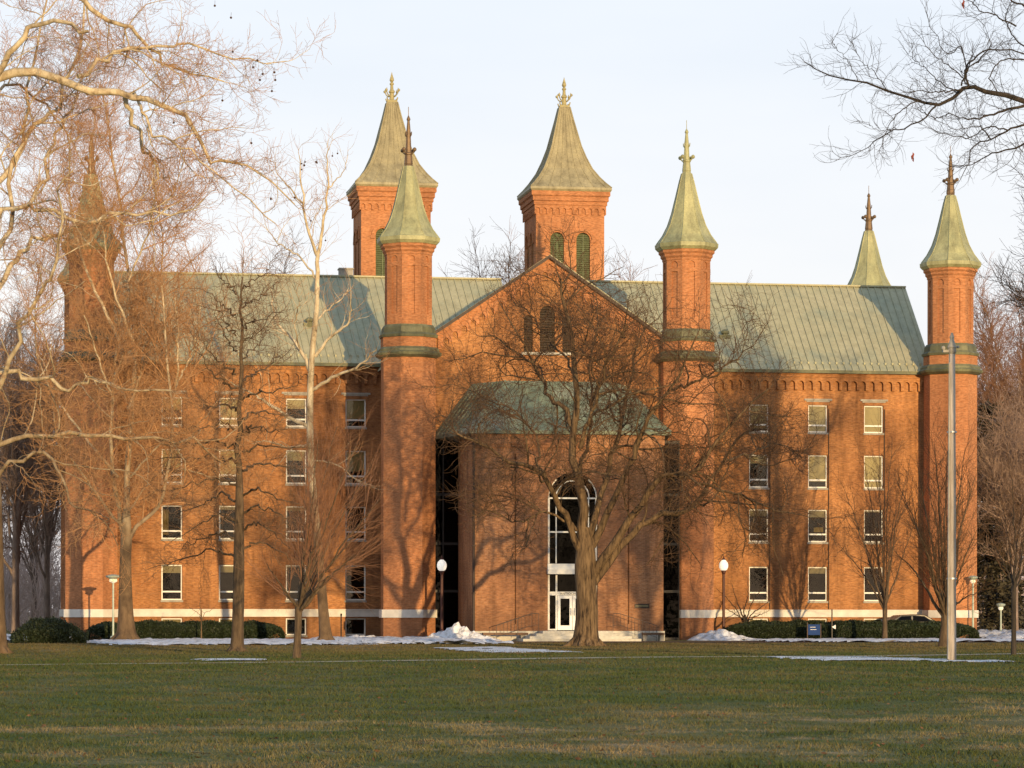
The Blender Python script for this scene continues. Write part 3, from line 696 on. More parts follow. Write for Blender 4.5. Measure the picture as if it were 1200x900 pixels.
me = bpy.data.meshes.new_from_object(fo.evaluated_get(bpy.context.evaluated_depsgraph_get()))
me.materials.clear(); me.materials.append(IRON)
lt = bpy.data.objects.new('door_lettering', me); col.objects.link(lt); lt.matrix_world = fo.matrix_world.copy(); lt.parent = pav
bpy.data.objects.remove(fo)
b = MB(); b.box(3.55, 4.35, PY-.03, PY-.002, 1.74, 1.98); pq = b.build('wall_plaque', PLAQUE, pav)
b = MB()
for i in range(10): b.box(3.61+i*.07, 3.65+i*.07, PY-.036, PY-.031, 1.83, 1.90)
b.build('plaque_lettering', GILT, pq)

# ------------------------------------------------------------------ entrance steps, rails, benches
b = MB()
for i in range(4):
    h = .54-.135*i; o = .42*i
    b.box(AC-1.88-o, AC+1.88+o, PY-1.5-o, PY-1.08-o if i else PY+.10, -.1, h)
    if i: b.box(AC-1.88-o, AC-1.88-o+.419, PY-1.08-o, PY-.08, -.1, h); b.box(AC+1.88+o-.419, AC+1.88+o, PY-1.08-o, PY-.08, -.1, h)
tag(b.build('entrance_steps', STONE), 'wide grey stone steps up to the white entrance door', 'steps')
for s, lb in ((-1, 'thin iron handrail on the left side of the entrance steps'), (1, 'thin iron handrail on the right side of the entrance steps, behind the big trunk')):
    r = empty('handrail', (AC+s*2.0, PY-.9, 0), lb, 'handrail', 'handrails of the entrance steps')
    def P(u): return (s*2.3*u, -.3*u)
    b = MB(); top = [(P(u)[0], P(u)[1], 1.46-.75*max(0, u-.15)) for u in (0, .15, .4, .7, 1)]
    b.tube(top, .017, 6); b.tube([(p[0], p[1], p[2]-.62) for p in top], .012, 5); b.build('rail', RAILPAINT, r)
    for i in range(13):
        u = i/12; z = 1.46-.75*max(0, u-.15); q = MB(); zb = .54 if u == 0 else z-.62
        q.tube([(P(u)[0], P(u)[1], (.53-.53*u if i % 6 == 0 else z-.61)), (P(u)[0], P(u)[1], z-.01)], .014 if i % 6 == 0 else .008, 5); q.build('post' if i % 6 == 0 else 'baluster', RAILPAINT, r)
for x0, x1, lb in ((-4.75, -2.35, 'low bench with brown slab top left of the entrance steps'), (3.85, 5.0, 'short low bench with brown top right of the entrance steps')):
    r = empty('bench', ((x0+x1)/2, PY-.6, 0), lb, 'bench')
    w = (x1-x0)/2
    b = MB(); b.box(-w, w, -.25, .25, .32, .44); b.build('seat', BENCHWOOD, r)
    for s in (-1, 1):
        b = MB(); b.box(s*w*.78-.12, s*w*.78+.12, -.2, .2, 0, .318); b.build('leg', STONE_D, r)

# ------------------------------------------------------------------ lamps, pole, sign, car
def globe_lamp(loc, h, label):
    r = empty('street_lamp', loc, label, 'street lamp', 'globe lamps along the front of the building')
    b = MB(); b.lathe((0, 0, 0), [(.17, 0), (.17, .12), (.12, .2), (.12, .45), (.08, .52), (.075, h-.42), (.11, h-.36), (.12, h-.28), (.14, h-.26), (.14, h-.22)], 12); b.build('pole', POLE_PAINT, r, smooth=False)
    b = MB(); b.lathe((0, 0, h-.22), [(.12, 0), (.2, .06), (.255, .2), (.26, .34), (.21, .48), (.13, .56), (.09, .60)], 16); b.build('globe', GLOBE, r, smooth=True)
    b = MB(); b.lathe((0, 0, h+.38), [(.10, 0), (.11, .04), (.06, .08), (.03, .16), (.01, .26)], 8); b.build('cap', POLE_PAINT, r)
globe_lamp((-6.55, -4, .1), 3.85, 'white globe lamp on a dark pole in the snow left of the entrance')
globe_lamp((10.33, 2, .05), 4.05, 'white globe lamp on a dark red pole at the left end of the right hedge')
def area_lamp(loc, h, label, sc=1):
    r = empty('area_lamp', loc, label, 'street lamp', 'flat-headed path lamps')
    b = MB(); b.lathe((0, 0, 0), [(.2, 0), (.16, .22), (.06, .26), (.05, h-.3), (.08, h-.26)], 8); b.build('pole', PALEGREEN, r)
    b = MB(); b.lathe((0, 0, h-.26), [(.1, 0), (.3*sc, .12), (.32*sc, .2), (.1, .27)], 12); b.build('lamp_head', PALEGREEN, r)
    b = MB(); b.lathe((0, 0, h-.44), [(.08, 0), (.17*sc, .08), (.16*sc, .2)], 10); b.build('lens', LENS, r)
area_lamp((-23.9, -2, 0), 3.5, 'pale green flat-headed lamp post at left before the dark hedge', 1.3)
area_lamp((25.6, 4, 0), 3.65, 'thin pale lamp post before the right corner turret', .9)
area_lamp((31.0, 15, 0), 2.1, 'short pale lamp post standing in far snow at right beyond the building', .9)

pl = empty('utility_pole', (0, -71.9, 0), 'tall weathered grey wooden pole with side conduit on the right lawn', 'pole')
WOODPOLE = bark_mat('weathered_pole', [(.3, (.30, .25, .20)), (.55, (.47, .40, .33)), (.75, (.60, .52, .43))], 14, .05)
b = MB(); b.lathe((0, 0, 0), [(.15, -.2), (.14, 1.5), (.125, 6), (.10, 9.7)], 14); b.build('shaft', WOODPOLE, pl, smooth=True)
b = MB(); b.tube([(-.14, -.11, .1), (-.135, -.105, 3), (-.12, -.09, 6), (-.10, -.07, 9.4)], .03, 7)
b.build('conduit', STONE_D, pl)
for z in (2.6, 7.2):
    b = MB(); b.lathe((0, 0, z), [(.158, 0), (.156, .05)], 12); b.build('strap', GALV, pl)
b = MB(); b.lathe((0, 0, 9.68), [(.11, 0), (.14, .06), (.13, .16), (.15, .2), (.1, .32), (.06, .46), (.07, .52), (.03, .66)], 10); b.box(-.3, -.1, -.06, .06, 9.72, 9.8); b.ball((-.28, 0, 9.86), .07); b.ball((.2, 0, 9.9), .05)
b.build('cap', STONE_D, pl)

sg = empty('direction_sign', (14.5, -2, 0), 'small blue sign board on two posts before the right hedge', 'sign')
for s in (-1, 1):
    b = MB(); b.box(s*.38-.025, s*.38+.025, -.03, .03, -.1, .98 if s < 0 else .92); b.build('post', PIPE, sg)
b = MB(); b.box(-.34, .34, -.02, .02, .28, .86); b.build('board', BLUE, sg)
b = MB()
for i in range(2): b.box(-.22, .08+.05*i, -.026, -.021, .70-.13*i, .72-.13*i)
b.build('lettering', GALV, sg)
sg2 = empty('arrow_sign', (15.55, -1.9, 0), 'tiny white arrow marker on a thin dark stake before the right hedge', 'sign')
b = MB(); b.box(-.03, .03, -.03, .03, -.1, 1.7); b.build('stake', IRON, sg2)
b = MB(); b.poly([(-.02, -.04, .72), (.2, -.04, .60), (.2, -.04, .84)]); b.poly([(.2, -.03, .84), (.2, -.03, .60), (-.02, -.03, .72)]); b.build('arrow', WHITEP, sg2)
ps = MB(); ps.tube([(-11.2, 3, -.1), (-11.2, 3, 1.35)], .035, 6); ps.tube([(-11.2, 3, 1.30), (-11.2, 2.96, 1.42)], .05, 6)
tag(ps.build('marker_post', IRON), 'thin dark post standing in snow under the shaded window bay left of centre', 'post')

def car(loc, label):
    r = empty('parked_car', loc, label, 'car')
    prof = [(-2.2, .42), (-2.25, .72), (-2.1, .9), (-1.35, .98), (-.75, 1.36), (.35, 1.42), (.75, 1.38), (1.45, 1.0), (2.15, .86), (2.25, .62), (2.2, .38)]
    b = MB(); L = []
    for y, k in ((-.82, .93), (-.87, 1), (.87, 1), (.82, .93)):
        L.append([(x*(.985 if k < 1 else 1), y*(1 if z < 1 else .84), z if k == 1 else .42+(z-.42)*.96) for x, z in prof])
    b.rings(L); b.build('body', CARPAINT, r)
    def win(pts, name):
        for s in (-1, 1):
            q = MB(); pp = [(x, s*(.885-.14*(z-.9)/.5), z) for x, z in pts]; q.poly(pp if s < 0 else pp[::-1]); q.build(name, DARKGLASS, r)
    win([(-1.15, 1.0), (-.1, 1.0), (-.1, 1.33), (-.68, 1.31)], 'side_window'); win([(0, 1.0), (1.15, 1.0), (.68, 1.32), (0, 1.34)], 'side_window')
    for x in (-1.35, 1.35):
        for s in (-1, 1):
            q = MB(); q.rings([[(x+rr*math.cos(t*math.pi/8), s*yy, .32+rr*math.sin(t*math.pi/8)) for t in range(16)] for yy, rr in ((.68, .3), (.70, .32), (.86, .32), (.90, .28))]); w = q.build('wheel', RUBBER, r)
            q = MB(); q.rings([[(x+rr*math.cos(t*math.pi/6), s*yy, .32+rr*math.sin(t*math.pi/6)) for t in range(12)] for yy, rr in ((.89, .2), (.915, .17))]); q.build('rim', GALV, w)
    return r
car((21.9, 4.4, 0), 'tan saloon car mostly hidden behind the right hedge')

# ------------------------------------------------------------------ snow
def snow_mat():
    mt, nt, b = node_mat('old_snow'); T = NT(nt); p = T.pos()
    n = T.noise(p, 3.2, 6, .65); n2 = T.noise(p, 14, 3, .6)
    T.l(T.ramp(n, [(.30, (.19, .165, .145)), (.42, (.52, .50, .49)), (.54, (.72, .72, .74)), (.75, (.80, .81, .84))]), b.inputs['Base Color'])
    b.inputs['Roughness'].default_value = .7; T.l(T.bump(T.math('ADD', n, T.math('MULTIPLY', n2, .4)), .8, .08), b.inputs['Normal'])
    return mt
SNOW = snow_mat()
def vnoise(x, y, s):
    r = np.random.RandomState(s); a = r.uniform(-1, 1, 8); v = 0
    for i in range(8): v += a[i]*math.sin(x*(.5+i*.55)+a[(i+3) % 8]*9+y*(.9+.6*i)*(1 if i % 2 else -1))/(1+.35*i)
    return v
def snow_patch(x0, x1, y0, y1, hgt, seed, label, rag=.35, grp='thin old snow patches on the grass'):
    """irregular thin sheet of old snow lying on the ground"""
    cx, cy, a, c = (x0+x1)/2, (y0+y1)/2, (x1-x0)/2, (y1-y0)/2
    nx_, ny_ = min(110, max(24, int((x1-x0)/.16))), min(70, max(16, int((y1-y0)/.2))); b = MB(); H = {}
    for j in range(ny_+1):
        for i in range(nx_+1):
            x, y = x0+(x1-x0)*i/nx_, y0+(y1-y0)*j/ny_
            e = 1-(abs((x-cx)/a)**3+abs((y-cy)/c)**2.2)
            H[i, j] = e+rag*vnoise(x, y, seed)
    idx = {}
    for j in range(ny_):
        for i in range(nx_):
            if min(H[i, j], H[i+1, j], H[i, j+1], H[i+1, j+1]) < -.12: continue
            f = []
            for k in ((i, j), (i+1, j), (i+1, j+1), (i, j+1)):
                if k not in idx:
                    x, y = x0+(x1-x0)*k[0]/nx_, y0+(y1-y0)*k[1]/ny_; h = max(0, H[k])
                    z = (.012 if H[k] <= .0 else .03+hgt*min(1, h*1.6)*(.7+.5*abs(vnoise(x*2.3, y*2.3, seed+5))))
                    idx[k] = len(b.v); b.v.append((x, y, lawn_height(x, y)+z))
                f.append(idx[k])
            b.f.append(tuple(f)); b.mi.append(0)
    return tag(b.build('snow_patch', SNOW, smooth=True), label, 'snow', grp)
def gp(px, py):  # where a photo pixel meets the ground
    u, v = px-600, py-YH; c, s = math.cos(YAW), math.sin(YAW); t = EYE/(v/F_PX)
    return CX+t*(u/F_PX*c+s), CY+t*(-u/F_PX*s+c)
snow_patch(-25.6, -11.5, -25.0, -2.0, .08, 3, 'long snow strip in front of the left hedge and tree trunks', .6)
snow_patch(-13.6, -5.4, -22.0, 1.5, .14, 5, 'broad snow bank around the globe lamp left of the pavilion', .65)
xa, xb = gp(528, 761)[0], gp(652, 762)[0]
snow_patch(xa, xb, gp(590, 765.5)[1], gp(590, 758)[1], .02, 8, 'flat snow sheet on the grass in front of the entrance bench', .55)
xa, xb = gp(228, 774)[0], gp(314, 774)[0]; yy = gp(270, 774)[1]
snow_patch(xa, xb, yy-2.2, yy+2.6, .02, 11, 'thin snow streak on the lawn between the two left trunks', .6)
x, y = gp(1010, 773.5); snow_patch(x-2.3, x+2.5, y-3.2, y+4.8, .02, 17, 'ragged snow sheet on the lawn left of the utility pole', .75)
x, y = gp(1142, 776); snow_patch(x-1.2, x+1.5, y-1.2, y+1.4, .02, 21, 'small snow sliver on the lawn just right of the utility pole', .6)
snow_patch(9.5, 25.5, -14.0, -1.6, .07, 23, 'long broken snow strip in front of the right hedge', .95)
snow_patch(26.5, 40, 2, 30, .25, 29, 'far snowy ground at the right edge beyond the building', .3)
snow_patch(-32.5, -26.0, -6, 8, .2, 31, 'snow lumps at the left edge beyond the rounded bush', .6)
def snow_pile(cx, cy, a, c, h, seed, label):
    b = MB(); n, k = 40, 26; idx = {}
    for j in range(k+1):
        for i in range(n+1):
            u, v = -1+2*i/n, -1+2*j/k; x, y = cx+a*u, cy+c*v
            e = max(0, 1-math.hypot(u, v)); z = h*e**.8*(1+.34*vnoise(x*2.2, y*2.2, seed)+.2*vnoise(x*5, y*5, seed+1)) - .02
            idx[i, j] = len(b.v); b.v.append((x, y, max(-.05, z)))
    for j in range(k):
        for i in range(n): b.f.append((idx[i, j], idx[i+1, j], idx[i+1, j+1], idx[i, j+1])); b.mi.append(0)
    tag(b.build('snow_pile', SNOW), label, 'snow heap', 'shovelled snow heaps')
snow_pile(-6.1, -7.3, 2.4, 1.5, .62, 41, 'tall shovelled snow heap at the foot of the left globe lamp')
snow_pile(8.9, -3.6, 2.0, 1.5, .52, 43, 'low shovelled snow heap at the foot of the right globe lamp')
snow_pile(-10.9, -3.0, 1.9, 1.2, .34, 45, 'low lumpy snow heap under the shaded left windows')

# ------------------------------------------------------------------ bare trees
def np_mesh(name, V, Q, mats, parent=None, loc=(0, 0, 0), smooth=False):
    """V: (n,3) array, Q: (m,k) index array with one k -> one mesh object"""
    me = bpy.data.meshes.new(name); m_, k = Q.shape
    me.vertices.add(len(V)); me.vertices.foreach_set('co', V.astype(np.float32).ravel())
    me.loops.add(m_*k); me.loops.foreach_set('vertex_index', Q.astype(np.int32).ravel())
    me.polygons.add(m_); me.polygons.foreach_set('loop_start', np.arange(0, m_*k, k, dtype=np.int32))
    if smooth: me.polygons.foreach_set('use_smooth', np.ones(m_, dtype=bool))
    me.materials.append(mats); me.update(calc_edges=True)
    o = bpy.data.objects.new(name, me); col.objects.link(o); o.parent = parent; o.location = loc
    return o
def nrm(a): return a/np.maximum(np.linalg.norm(a, axis=-1, keepdims=True), 1e-9)
def tubes(P, Rd, k, rng):
    B, n, _ = P.shape
    T = np.empty_like(P); T[:, 1:-1] = P[:, 2:]-P[:, :-2]; T[:, 0] = P[:, 1]-P[:, 0]; T[:, -1] = P[:, -1]-P[:, -2]; T = nrm(T)
    ref = nrm(np.cross(T.mean(1), rng.normal(size=(B, 3))))[:, None, :]
    a = nrm(np.cross(T, ref)); b = np.cross(T, a)
    th = np.arange(k)*2*np.pi/k
    V = P[:, :, None, :] + Rd[:, :, None, None]*(a[:, :, None, :]*np.cos(th)[None, None, :, None] + b[:, :, None, :]*np.sin(th)[None, None, :, None])
    i = np.arange(B)[:, None, None]*n*k + np.arange(n-1)[None, :, None]*k + np.arange(k)[None, None, :]
    j = np.arange(B)[:, None, None]*n*k + np.arange(n-1)[None, :, None]*k + ((np.arange(k)+1) % k)[None, None, :]
    return V.reshape(-1, 3), np.stack([i, j, j+k, i+k], -1).reshape(-1, 4)
def merge(parts):
    Vs, Qs, o = [], [], 0
    for V, Q in parts: Vs.append(V); Qs.append(Q+o); o += len(V)
    return np.concatenate(Vs), np.concatenate(Qs)
def resample(pts, n, rng, jit=0.0):
    p = np.array(pts, float); p = np.vstack([2*p[0]-p[1], p, 2*p[-1]-p[-2]]); m_ = len(p)-3; out = []
    for s in np.linspace(0, m_-1e-6, n):
        i = int(s); t = s-i; a, b, c, d = p[i:i+4]
        out.append(.5*((2*b)+(c-a)*t+(2*a-5*b+4*c-d)*t*t+(3*b-a-3*c+d)*t**3))
    out = np.array(out); out[1:-1, :3] += rng.normal(size=(n-2, 3))*jit
    return out
def grow(P, Rd, spec, rng):
    """children along branches. spec: per_metre, t0, angle, len_lo, len_hi, npts, wander, up, thick, rmin"""
    dens, t0, ang, l0, l1, n, wand, up, thick, rmin = spec
    L = np.linalg.norm(np.diff(P, axis=1), axis=2).sum(1)
    cnt = np.maximum(1, np.floor(L*(1-t0)*dens + rng.random(len(L)))).astype(int)
    par = np.repeat(np.arange(len(L)), cnt); N = len(par)
    k = np.concatenate([np.arange(c) for c in cnt]); t = t0 + (1-t0)*np.clip((k+rng.random(N))/np.repeat(cnt, cnt), 0, .999)
    last = (k == np.repeat(cnt, cnt)-1); t[last] = .995
    m_ = P.shape[1]-1; f = t*m_; i = np.minimum(f.astype(int), m_-1); u = (f-i)[:, None]
    base = P[par, i]*(1-u)+P[par, i+1]*u; tan = nrm(P[par, i+1]-P[par, i]); rad = Rd[par, i]*(1-u[:, 0])+Rd[par, i+1]*u[:, 0]
    perp = nrm(np.cross(tan, rng.normal(size=(N, 3))))
    a = np.radians(ang)*(.65+.7*rng.random(N)); a[last] *= .3
    d_ = nrm(tan*np.cos(a)[:, None]+perp*np.sin(a)[:, None]+np.array([0, 0, up*1.2]))
    ln = (l0+(l1-l0)*rng.random(N)**1.3)*(1.12-.55*t); ln = np.minimum(ln, .9*L[par]+.15)
    r0 = np.maximum(np.minimum(rad*.8, thick*ln), rmin); pts = np.empty((N, n, 3)); pts[:, 0] = base
    step = ln/(n-1); curl = rng.normal(size=(N, 3))*wand*.5
    for s in range(1, n):
        pts[:, s] = pts[:, s-1]+d_*step[:, None]
        d_ = nrm(d_+rng.normal(size=(N, 3))*wand+curl+np.array([0, 0, up]))
    rr = r0[:, None]*np.linspace(1, .32, n)[None, :]
    return pts, np.maximum(rr, rmin*.8)
def limb_arrays(limbs, rng, n=18, jit=.03):
    P = np.empty((len(limbs), n, 3)); Rd = np.empty((len(limbs), n))
    for i, (pts, r0, r1) in enumerate(limbs):
        P[i] = resample(pts, n, rng, jit); Rd[i] = r0+(r1-r0)*np.linspace(0, 1, n)**.8
    return P, Rd
TREES = []
def tree(name, base, label, limbs, trunk, specs, bark, twig, seed, group=None, nb=1, jit=.03, ks=(7, 5, 4, 3, 3)):
    """trunk: (pts, radii); limbs: explicit main limbs; specs: levels grown on them, the first nb of them in bark"""
    rng = np.random.RandomState(seed); o0 = np.array(base)
    root = empty(name, base, label, 'tree', group)
    tp = [np.array(p) for p in trunk[0]]; n = 26
    T = resample([list(p)+[r] for p, r in zip(tp, trunk[1])], n, rng, 0)
    tP, tR = T[None, :, :3], np.maximum(T[None, :, 3], .01)
    barkp = [tubes(tP, tR, 14, rng)]; src = []
    rb = tR[0, 0]
    if rb > .3:                                           # surface roots at the foot
        nr = 8; RP = np.empty((nr, 6, 3)); RR = np.empty((nr, 6))
        for q in range(nr):
            aa = 6.283*q/nr+rng.uniform(-.25, .25); reach = rb*rng.uniform(1.0, 1.6); pr = np.linspace(0, 1, 6)
            wv = np.cumsum(rng.normal(size=6)*.05)
            RP[q] = np.stack([o0[0]+np.cos(aa+wv)*(rb*.35+reach*.8*pr), o0[1]+np.sin(aa+wv)*(rb*.35+reach*.8*pr), rb*.6*(1-pr)**2.0-.05*pr-.03], 1); RR[q] = rb*(.30-.23*pr)
        barkp.append(tubes(RP, RR, 7, rng))
    if limbs:
        lP, lR = limb_arrays(limbs, rng, jit=jit); barkp.append(tubes(lP, lR, ks[0], rng)); src.append((lP, lR))
    src.append((tP[:, n//3:], tR[:, n//3:]) if not limbs else None)
    src = [s for s in src if s]; cur = src; crown = []
    for li, sp in enumerate(specs):
        nxt = []
        for P, Rd in cur:
            a = grow(P, Rd, sp, rng); nxt.append(a)
            (barkp if li < nb else crown).append(tubes(a[0], a[1], ks[min(li+1, len(ks)-1)], rng))
        if li == 0 and len(specs) > 1 and limbs:
            nxt = nxt+[(cur[0][0][:, 9:], cur[0][1][:, 9:])]
        cur = nxt
    V, Q = merge(barkp); np_mesh('trunk', V-o0, Q, bark, root, smooth=True)
    V, Q = merge(crown); np_mesh('crown', V-o0, Q, twig, root)
    return root, cur
def px_limbs(Y, L):
    out = []
    for pts, r0, r1, dy in L:
        n = len(pts); out.append(([at(x, y, Y+dy*(i/(n-1))) for i, (x, y) in enumerate(pts)], r0, r1))
    return out
def px_trunk(Y, pts, radii): return ([at(x, y, Y) for x, y in pts], radii)

# the big spreading tree before the entrance
Y = -28.45
L = [([(682,650),(665,612),(655,592),(640,562),(620,546),(600,541),(575,527),(555,514),(535,508)], 0.177, .04, -3),
     ([(685,650),(682,590),(676,550),(670,520),(675,470),(672,420),(668,380),(658,345),(652,318)], 0.276, .04, 0),
     ([(690,645),(700,595),(710,560),(717,530),(727,505),(733,470),(740,440),(750,400),(757,372)], 0.177, .035, 3),
     ([(694,640),(712,598),(730,562),(743,530),(752,505),(765,480),(785,455),(800,425),(815,395)], 0.184, .035, -3),
     ([(692,678),(715,640),(735,615),(752,592),(768,568),(780,558),(800,556),(818,548),(845,512),(870,482),(900,456)], 0.236, .04, -4),
     ([(694,684),(722,645),(745,622),(762,608),(785,600),(803,600),(818,586),(832,563),(850,538),(868,512),(888,490)], 0.210, .04, 4),
     ([(798,556),(830,568),(850,576),(880,584),(905,598),(932,602)], 0.085, .025, -3),
     ([(674,505),(660,478),(645,465),(637,448),(626,430),(608,415),(588,402),(566,394)], 0.131, .03, 3),
     ([(680,525),(690,495),(700,465),(706,440),(716,415),(730,388),(735,360)], 0.112, .025, -4),
     ([(676,622),(652,606),(634,600),(616,612),(598,611),(575,600),(555,604)], 0.066, .02, -2),
     ([(672,440),(660,415),(640,395),(622,370),(600,350)], 0.066, .02, 4),
     ([(640,562),(628,540),(632,522),(620,500),(600,480),(570,470),(545,455)], 0.079, .02, 4),
     ([(785,455),(810,450),(835,440),(860,420),(885,402)], 0.079, .02, -3),
     ([(850,538),(880,530),(905,520),(935,528)], 0.059, .02, 3),
     ([(676,560),(690,520),(695,470),(690,430),(700,380),(698,345)], 0.105, .02, 6)]
tree('spreading_tree', at(686, 757, Y)[:2]+(0,), 'big bare spreading tree with the thick ridged trunk in front of the entrance', px_limbs(Y, L),
     px_trunk(Y, [(686,762),(686.5,752),(687,738),(688,712),(687,690),(686,668),(686,645),(685,618)], [.80, .66, .55, .50, .48, .50, .44, .26]),
     [(2.1, .2, 54, 1.6, 5.6, 9, .22, .03, .013, .014), (3.2, .12, 50, .8, 2.5, 7, .26, .03, .012, .011), (4.0, .1, 50, .4, 1.5, 5, .28, .02, .010, .008), (3.6, .1, 46, .25, .8, 3, .24, .01, .009, .006)],
     BARK_OAK, TWIG_OAK, 11, nb=1, jit=.06)

# the huge pale sycamore whose trunk stands at the left edge
Y = -48.1
L = [([(-30,110),(-5,86),(20,82),(45,84),(75,95),(110,104),(146,115),(165,116),(185,119),(208,131),(222,148),(231,166),(240,190),(252,194),(282,190),(318,214),(345,240)], .215, .025, -2),
     ([(-40,120),(-10,95),(5,72),(20,50),(35,34),(50,27),(70,22),(90,32),(103,37)], .15, .06, -3),
     ([(60,-40),(85,-12),(95,0),(108,15),(122,22),(143,30),(158,37),(168,48),(178,58),(190,72),(205,77),(235,82),(262,96)], .13, .03, 3),
     ([(90,90),(115,72),(135,62),(158,57),(190,53),(215,53),(250,63),(290,71),(335,72)], .10, .02, 4),
     ([(146,115),(152,135),(160,152),(166,172),(172,186),(183,203),(183,225),(178,250),(180,275)], .10, .025, 2),
     ([(146,115),(160,118),(169,128),(175,140),(178,156),(195,165),(215,172),(232,184),(262,210),(300,240),(322,262)], .07, .02, -3),
     ([(-30,300),(0,246),(30,244),(58,245),(90,257),(122,258),(150,249),(185,250),(212,248),(240,232)], .12, .025, -2),
     ([(-30,400),(5,330),(25,300),(45,283),(70,270),(95,262),(125,255)], .13, .04, 3),
     ([(-30,470),(0,442),(30,440),(55,446),(78,458),(95,450),(110,447),(132,452),(165,458),(200,458)], .11, .035, -2),
     ([(-40,560),(0,520),(60,512),(110,508),(160,515),(205,517),(240,526),(265,545)], .12, .03, 3),
     ([(-30,620),(5,552),(30,538),(55,530),(70,556),(80,582),(98,600),(120,612),(138,640)], .10, .02, -3),
     ([(-30,260),(10,200),(40,150),(70,120),(95,40),(100,-30)], .14, .03, 5),
     ([(-40,330),(-5,300),(10,250),(18,180),(35,120),(40,50),(60,-30)], .13, .03, 2),
     ([(30,244),(50,215),(60,170),(80,130),(95,100)], .09, .03, 5),
     ([(-20,480),(15,420),(30,370),(55,330),(70,290),(66,240),(85,200)], .11, .03, -5),
     ([(-30,150),(-10,130),(0,104),(20,100),(60,130),(80,170),(72,220)], .09, .02, 4)]
syc, tips = tree('pale_sycamore', at(-13, 765, Y)[:2]+(0,), 'huge pale-barked sycamore at the left edge with long sunlit limbs in the sky', px_limbs(Y, L),
     px_trunk(Y, [(-12,772),(-12,755),(-13,700),(-15,600),(-22,450),(-32,280),(-38,100),(-42,-60)], [.85, .66, .58, .55, .5, .42, .3, .15]),
     [(1.6, .12, 50, 1.2, 4.4, 10, .22, .05, .010, .010), (2.7, .1, 50, .6, 2.0, 7, .28, .05, .009, .007), (4.8, .1, 48, .35, 1.3, 5, .28, .05, .008, .0066), (5.4, .1, 45, .2, .75, 3, .2, .03, .007, .0058)],
     BARK_SYC, TWIG_SYC, 23, nb=1, jit=.10)
b = MB(); b.ball((0, 0, 0), .045, 8, 6); b.tube([(0, 0, .05), (.01, 0, .2)], .006, 4)
sb = None
for i, (px, py) in enumerate([(203,144),(272,61),(270,21),(251,7),(301,71),(296,79),(304,94),(307,87),(321,85),(322,94),(318,107),(260,118),(294,168),(247,192),(345,232),(317,233),(356,194),(370,190)]):
    p = Vector(at(px, py, Y+.3*math.sin(i*2))) - Vector(syc.location)
    o = b.build('seed_ball', SEED, syc, p) if sb is None else sb.copy()
    if sb is not None: col.objects.link(o); o.location = p
    sb = o

# tree with dark trunk and dense tan crown at left, before the corner turret
Y = -8.36
L = [([(149,640),(160,618),(178,603),(190,585),(196,555),(201,520),(201,470),(196,430),(192,380),(189,335)], 0.115, .05, -2),
     ([(201,478),(207,445),(208,410),(208,380),(204,350)], 0.072, .04, 0), ([(203,462),(212,440),(225,415),(232,385),(234,355)], 0.065, .03, 1),
     ([(146,640),(140,600),(132,550),(130,500),(133,445),(138,400),(137,365)], 0.158, .04, 2), ([(133,470),(120,435),(108,400),(98,370)], 0.065, .03, -3),
     ([(134,440),(146,410),(152,380),(160,340)], 0.058, .03, 2), ([(146,620),(120,590),(100,560),(70,520),(60,470)], 0.086, .03, -3),
     ([(148,610),(150,540),(155,470),(160,400),(150,320),(140,240),(130,170),(120,110)], 0.187, .03, 3),
     ([(150,480),(170,420),(185,350),(190,280),(180,220)], 0.086, .02, 5), ([(140,400),(110,340),(90,280),(80,200),(85,130)], 0.101, .02, 2),
     ([(156,400),(130,330),(120,270),(105,200),(110,140)], 0.072, .02, -3), ([(138,560),(90,500),(50,440),(40,370),(50,300)], 0.086, .02, 4),
     ([(150,330),(175,270),(200,230),(215,190)], 0.058, .02, -2), ([(152,560),(190,520),(230,500),(255,470)], 0.065, .02, -3),
     ([(150,600),(180,560),(215,550),(250,560),(280,555)], 0.058, .02, 2)]
tree('dense_tree', at(148, 752, Y)[:2]+(0,), 'tall dense tan-twigged bare tree whose dark trunk stands by the pale green lamp', px_limbs(Y, L),
     px_trunk(Y, [(148,756),(148,748),(147.5,725),(147,690),(147,655),(148,630),(148,600)], [.78, .58, .42, .34, .30, .29, .2]),
     [(2.3, .12, 42, 1.3, 4.4, 8, .17, .08, .012, .011), (3.0, .1, 42, .8, 2.4, 6, .20, .07, .009, .008), (4.8, .1, 44, .4, 1.4, 4, .20, .06, .009, .0075), (5.0, .1, 42, .25, .9, 3, .15, .04, .008, .0064)],
     BARK_SYC, TWIG_SYC, 31, nb=0)

